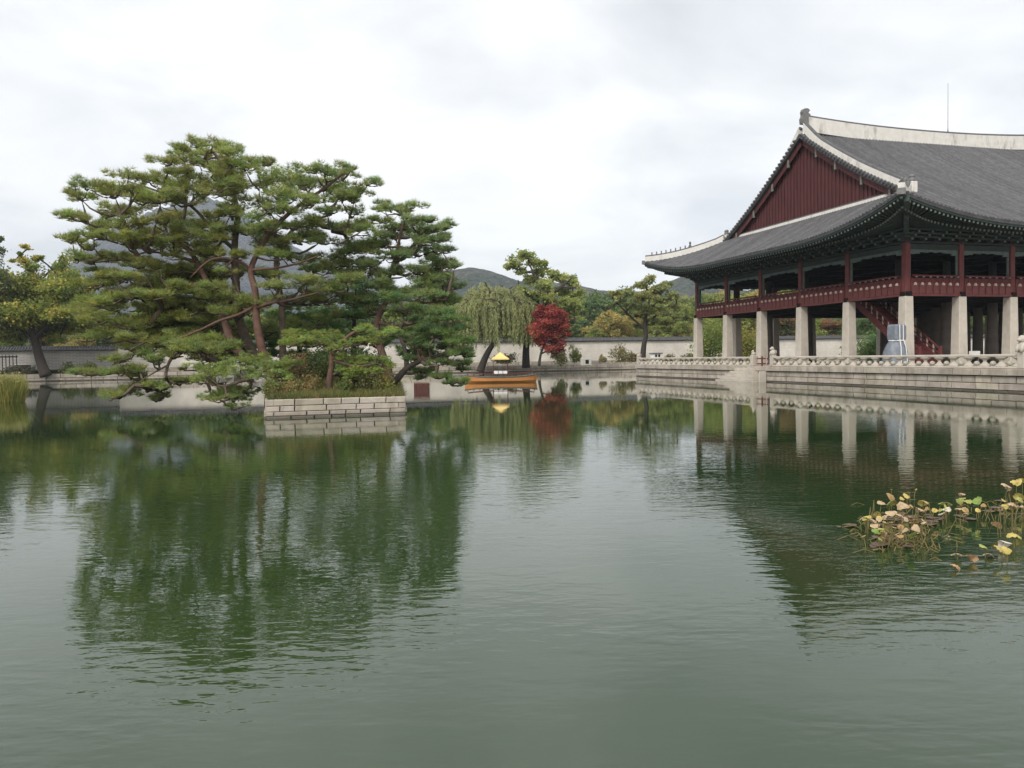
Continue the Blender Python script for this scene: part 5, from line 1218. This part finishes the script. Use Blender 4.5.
# ------------------------------------------------------------------ withered lotus
MT['lotus'] = material('lotus', (1, 1, 1), .7, .25, 14, tint=True, transl=.25, stain=(.20, .10, .045), stain_scale=9, stain_rng=(.5, .62))
MT['stem'] = material('stem', (.16, .13, .05), .8, .3, 10)
lot = [(345,235,28,'t'),(340,265,28,'g'),(295,268,22,'p'),(400,280,30,'p'),(510,262,30,'y'),(425,232,18,'y'),(275,322,18,'y'),(345,315,28,'p'),(222,338,20,'y'),(250,355,20,'p'),(262,382,24,'p'),(405,342,30,'p'),(272,422,28,'G'),(330,400,18,'g'),(295,402,16,'y'),(455,438,26,'G'),(408,410,22,'p'),(470,398,22,'p'),(500,425,26,'p'),(560,425,26,'t'),(375,428,20,'p'),(600,270,16,'g'),(645,275,15,'g'),(570,305,16,'y'),(630,300,18,'w'),(490,300,22,'p'),(695,252,26,'g'),(735,256,20,'g'),(706,222,16,'p'),(788,264,27,'G'),(690,298,22,'p'),(725,305,20,'t'),(600,325,18,'w'),(677,455,26,'G'),(680,530,24,'p'),(676,590,28,'o'),(760,543,28,'o'),(845,530,28,'p'),(888,380,26,'o'),(972,430,32,'y'),(925,470,32,'w'),(900,500,32,'y'),(940,505,24,'y'),(822,492,24,'g'),(942,182,28,'p'),(985,158,30,'y'),(1015,150,22,'y'),(1000,235,26,'y'),(1010,255,20,'g'),(960,275,20,'p'),(520,300,16,'t'),(450,345,20,'t'),(310,340,18,'p'),(380,320,18,'t'),(345,200,8,'t'),(470,200,7,'t'),(435,218,8,'t')]
ctn = {'t': (.42, .27, .12), 'g': (.38, .40, .12), 'G': (.22, .32, .08), 'p': (.55, .41, .25), 'y': (.58, .46, .14), 'w': (.70, .62, .50), 'o': (.58, .36, .20)}
lname = {'t': 'withered brown lotus leaf on a bent stem in the pond', 'g': 'yellowish green lotus leaf on a thin stem in the pond', 'G': 'fresh green lotus leaf on a thin stem in the pond', 'p': 'pinkish tan dried lotus leaf on a thin stem in the pond', 'y': 'yellow lotus leaf on a thin stem in the pond', 'w': 'bleached whitish lotus leaf on a thin stem in the pond', 'o': 'orange tan dried lotus leaf on a thin stem in the pond'}
lgrp = {'t': 'withered brown lotus leaves', 'g': 'yellowish green lotus leaves', 'G': 'fresh green lotus leaves', 'p': 'pinkish tan lotus leaves', 'y': 'yellow lotus leaves', 'w': 'bleached lotus leaves', 'o': 'orange tan lotus leaves'}
rl = random.Random(9)
lot = lot + [(rl.gauss(380, 75), rl.gauss(355, 50), rl.uniform(9, 19), rl.choice('tpyptg')) for _ in range(32)] + [(rl.gauss(650, 60), rl.gauss(300, 18), rl.uniform(8, 15), rl.choice('tpytg')) for _ in range(10)] + [(rl.uniform(900, 1023), rl.gauss(290, 14), rl.uniform(8, 18), rl.choice('tpy')) for _ in range(10)]
for (X, Yp, sz, kd) in lot:
    px, py = 824 + X * .1953, 450 + Yp * .1953; stem_px = rl.uniform(9, 17)
    if X > 900 and Yp < 300: stem_px = rl.uniform(22, 30)
    if Yp > 520: stem_px = rl.uniform(3, 7)
    base = on_z(px + rl.uniform(-1.5, 1.5), py + stem_px, 0); tip = at(px, py, base.y); sr = sz * .1953 / F * base.y * 1.05
    o = empty('lotus_plant', (base.x, base.y, 0), rl.uniform(0, 6.28), label=lname[kd], cat='lotus leaf', group=lgrp[kd])
    loc = Matrix.Rotation(-o.rotation_euler.z, 4, 'Z') @ (tip - base); m = MB(); m.tint = ctn[kd]
    tilt = Matrix.Rotation(rl.uniform(.1, .9), 3, 'X') @ Matrix.Rotation(rl.uniform(-.7, .7), 3, 'Y'); ph = rl.uniform(0, 6); am = rl.uniform(.25, .6); nn = 18; rows = []
    for i, q in enumerate((.04, .35, .7, 1.0)):
        row = []
        for k in range(nn + 1):
            a = 2 * math.pi * (k % nn) / nn; rr_ = sr * q * (1 + .10 * math.sin(3 * a + ph) * q + .07 * math.sin(7 * a + ph) * q)
            zf_ = (-am * q * q * sr * (.75 + .5 * math.sin(2 * a + ph)) if kd not in 'G' else .22 * q * q * sr) + .10 * sr * q * math.sin(9 * a + ph)
            v = tilt @ Vector((rr_ * math.cos(a), rr_ * math.sin(a) * .85, zf_)); row.append(loc + v)
        rows.append(row)
    m.grid(rows); lf = m.build('leaf', MT['lotus'], o, smooth=True, tint=True)
    m = MB(); bx = rl.uniform(-.05, .05); m.tube([(0, 0, -.15), (loc.x * .3 + bx, loc.y * .3, loc.z * .4), (loc.x * .8 + bx * .5, loc.y * .8, loc.z * .8), loc], .0048, 5); m.build('stem', MT['stem'], o)
# bare broken stems and floating dead leaves
m = MB(); 
for k in range(150):
    cx, cy = rl.choice([(870 + rl.gauss(0, 9), 528 + rl.gauss(0, 8)), (905 + rl.gauss(0, 20), 522 + rl.gauss(0, 7)), (925 + rl.gauss(0, 10), 538 + rl.gauss(0, 8)), (1005 + rl.gauss(0, 14), 512 + rl.gauss(0, 5)), (895 + rl.gauss(0, 12), 545 + rl.gauss(0, 4))])
    p = on_z(cx, cy, 0); a = rl.uniform(0, 6.28); l = rl.uniform(.08, .38); h = rl.choice([.01, .02, .12, .2]) * rl.random(); q = p + Vector((math.cos(a) * l, math.sin(a) * l * .6, 0))
    m.tube([p + Vector((0, 0, -.03)), p.lerp(q, .5) + Vector((0, 0, h + .03)), q + Vector((0, 0, -.02 if rl.random() < .6 else h))], .005, 4)
o = m.build('broken_stems', MT['stem'], None); tag(o, 'tangle of broken dead stems lying among the lotus leaves', 'dead stems', kind='stuff')
m = MB(); MT['dead'] = material('dead', (.11, .075, .055), .7, .4, 20)
for k in range(60):
    cx, cy = rl.choice([(900 + rl.gauss(0, 24), 520 + rl.gauss(0, 5)), (1005 + rl.gauss(0, 16), 508 + rl.gauss(0, 3)), (885 + rl.gauss(0, 12), 538 + rl.gauss(0, 7)), (915 + rl.gauss(0, 30), 520 + rl.gauss(0, 4))])
    p = on_z(cx, cy, 0.006 + k * .0004); s = rl.uniform(.03, .09); ph = rl.uniform(0, 6); m.add([p + Vector((s * math.cos(a) * (1 + .3 * math.sin(3 * a + ph)), s * math.sin(a), rl.uniform(0, .012))) for a in np.linspace(0, 5.6, 9)], [tuple(range(9))])
o = m.build('floating_leaves', MT['dead'], None); tag(o, 'flat dead leaf scraps floating on the water among the lotus stems', 'dead leaves', kind='stuff')
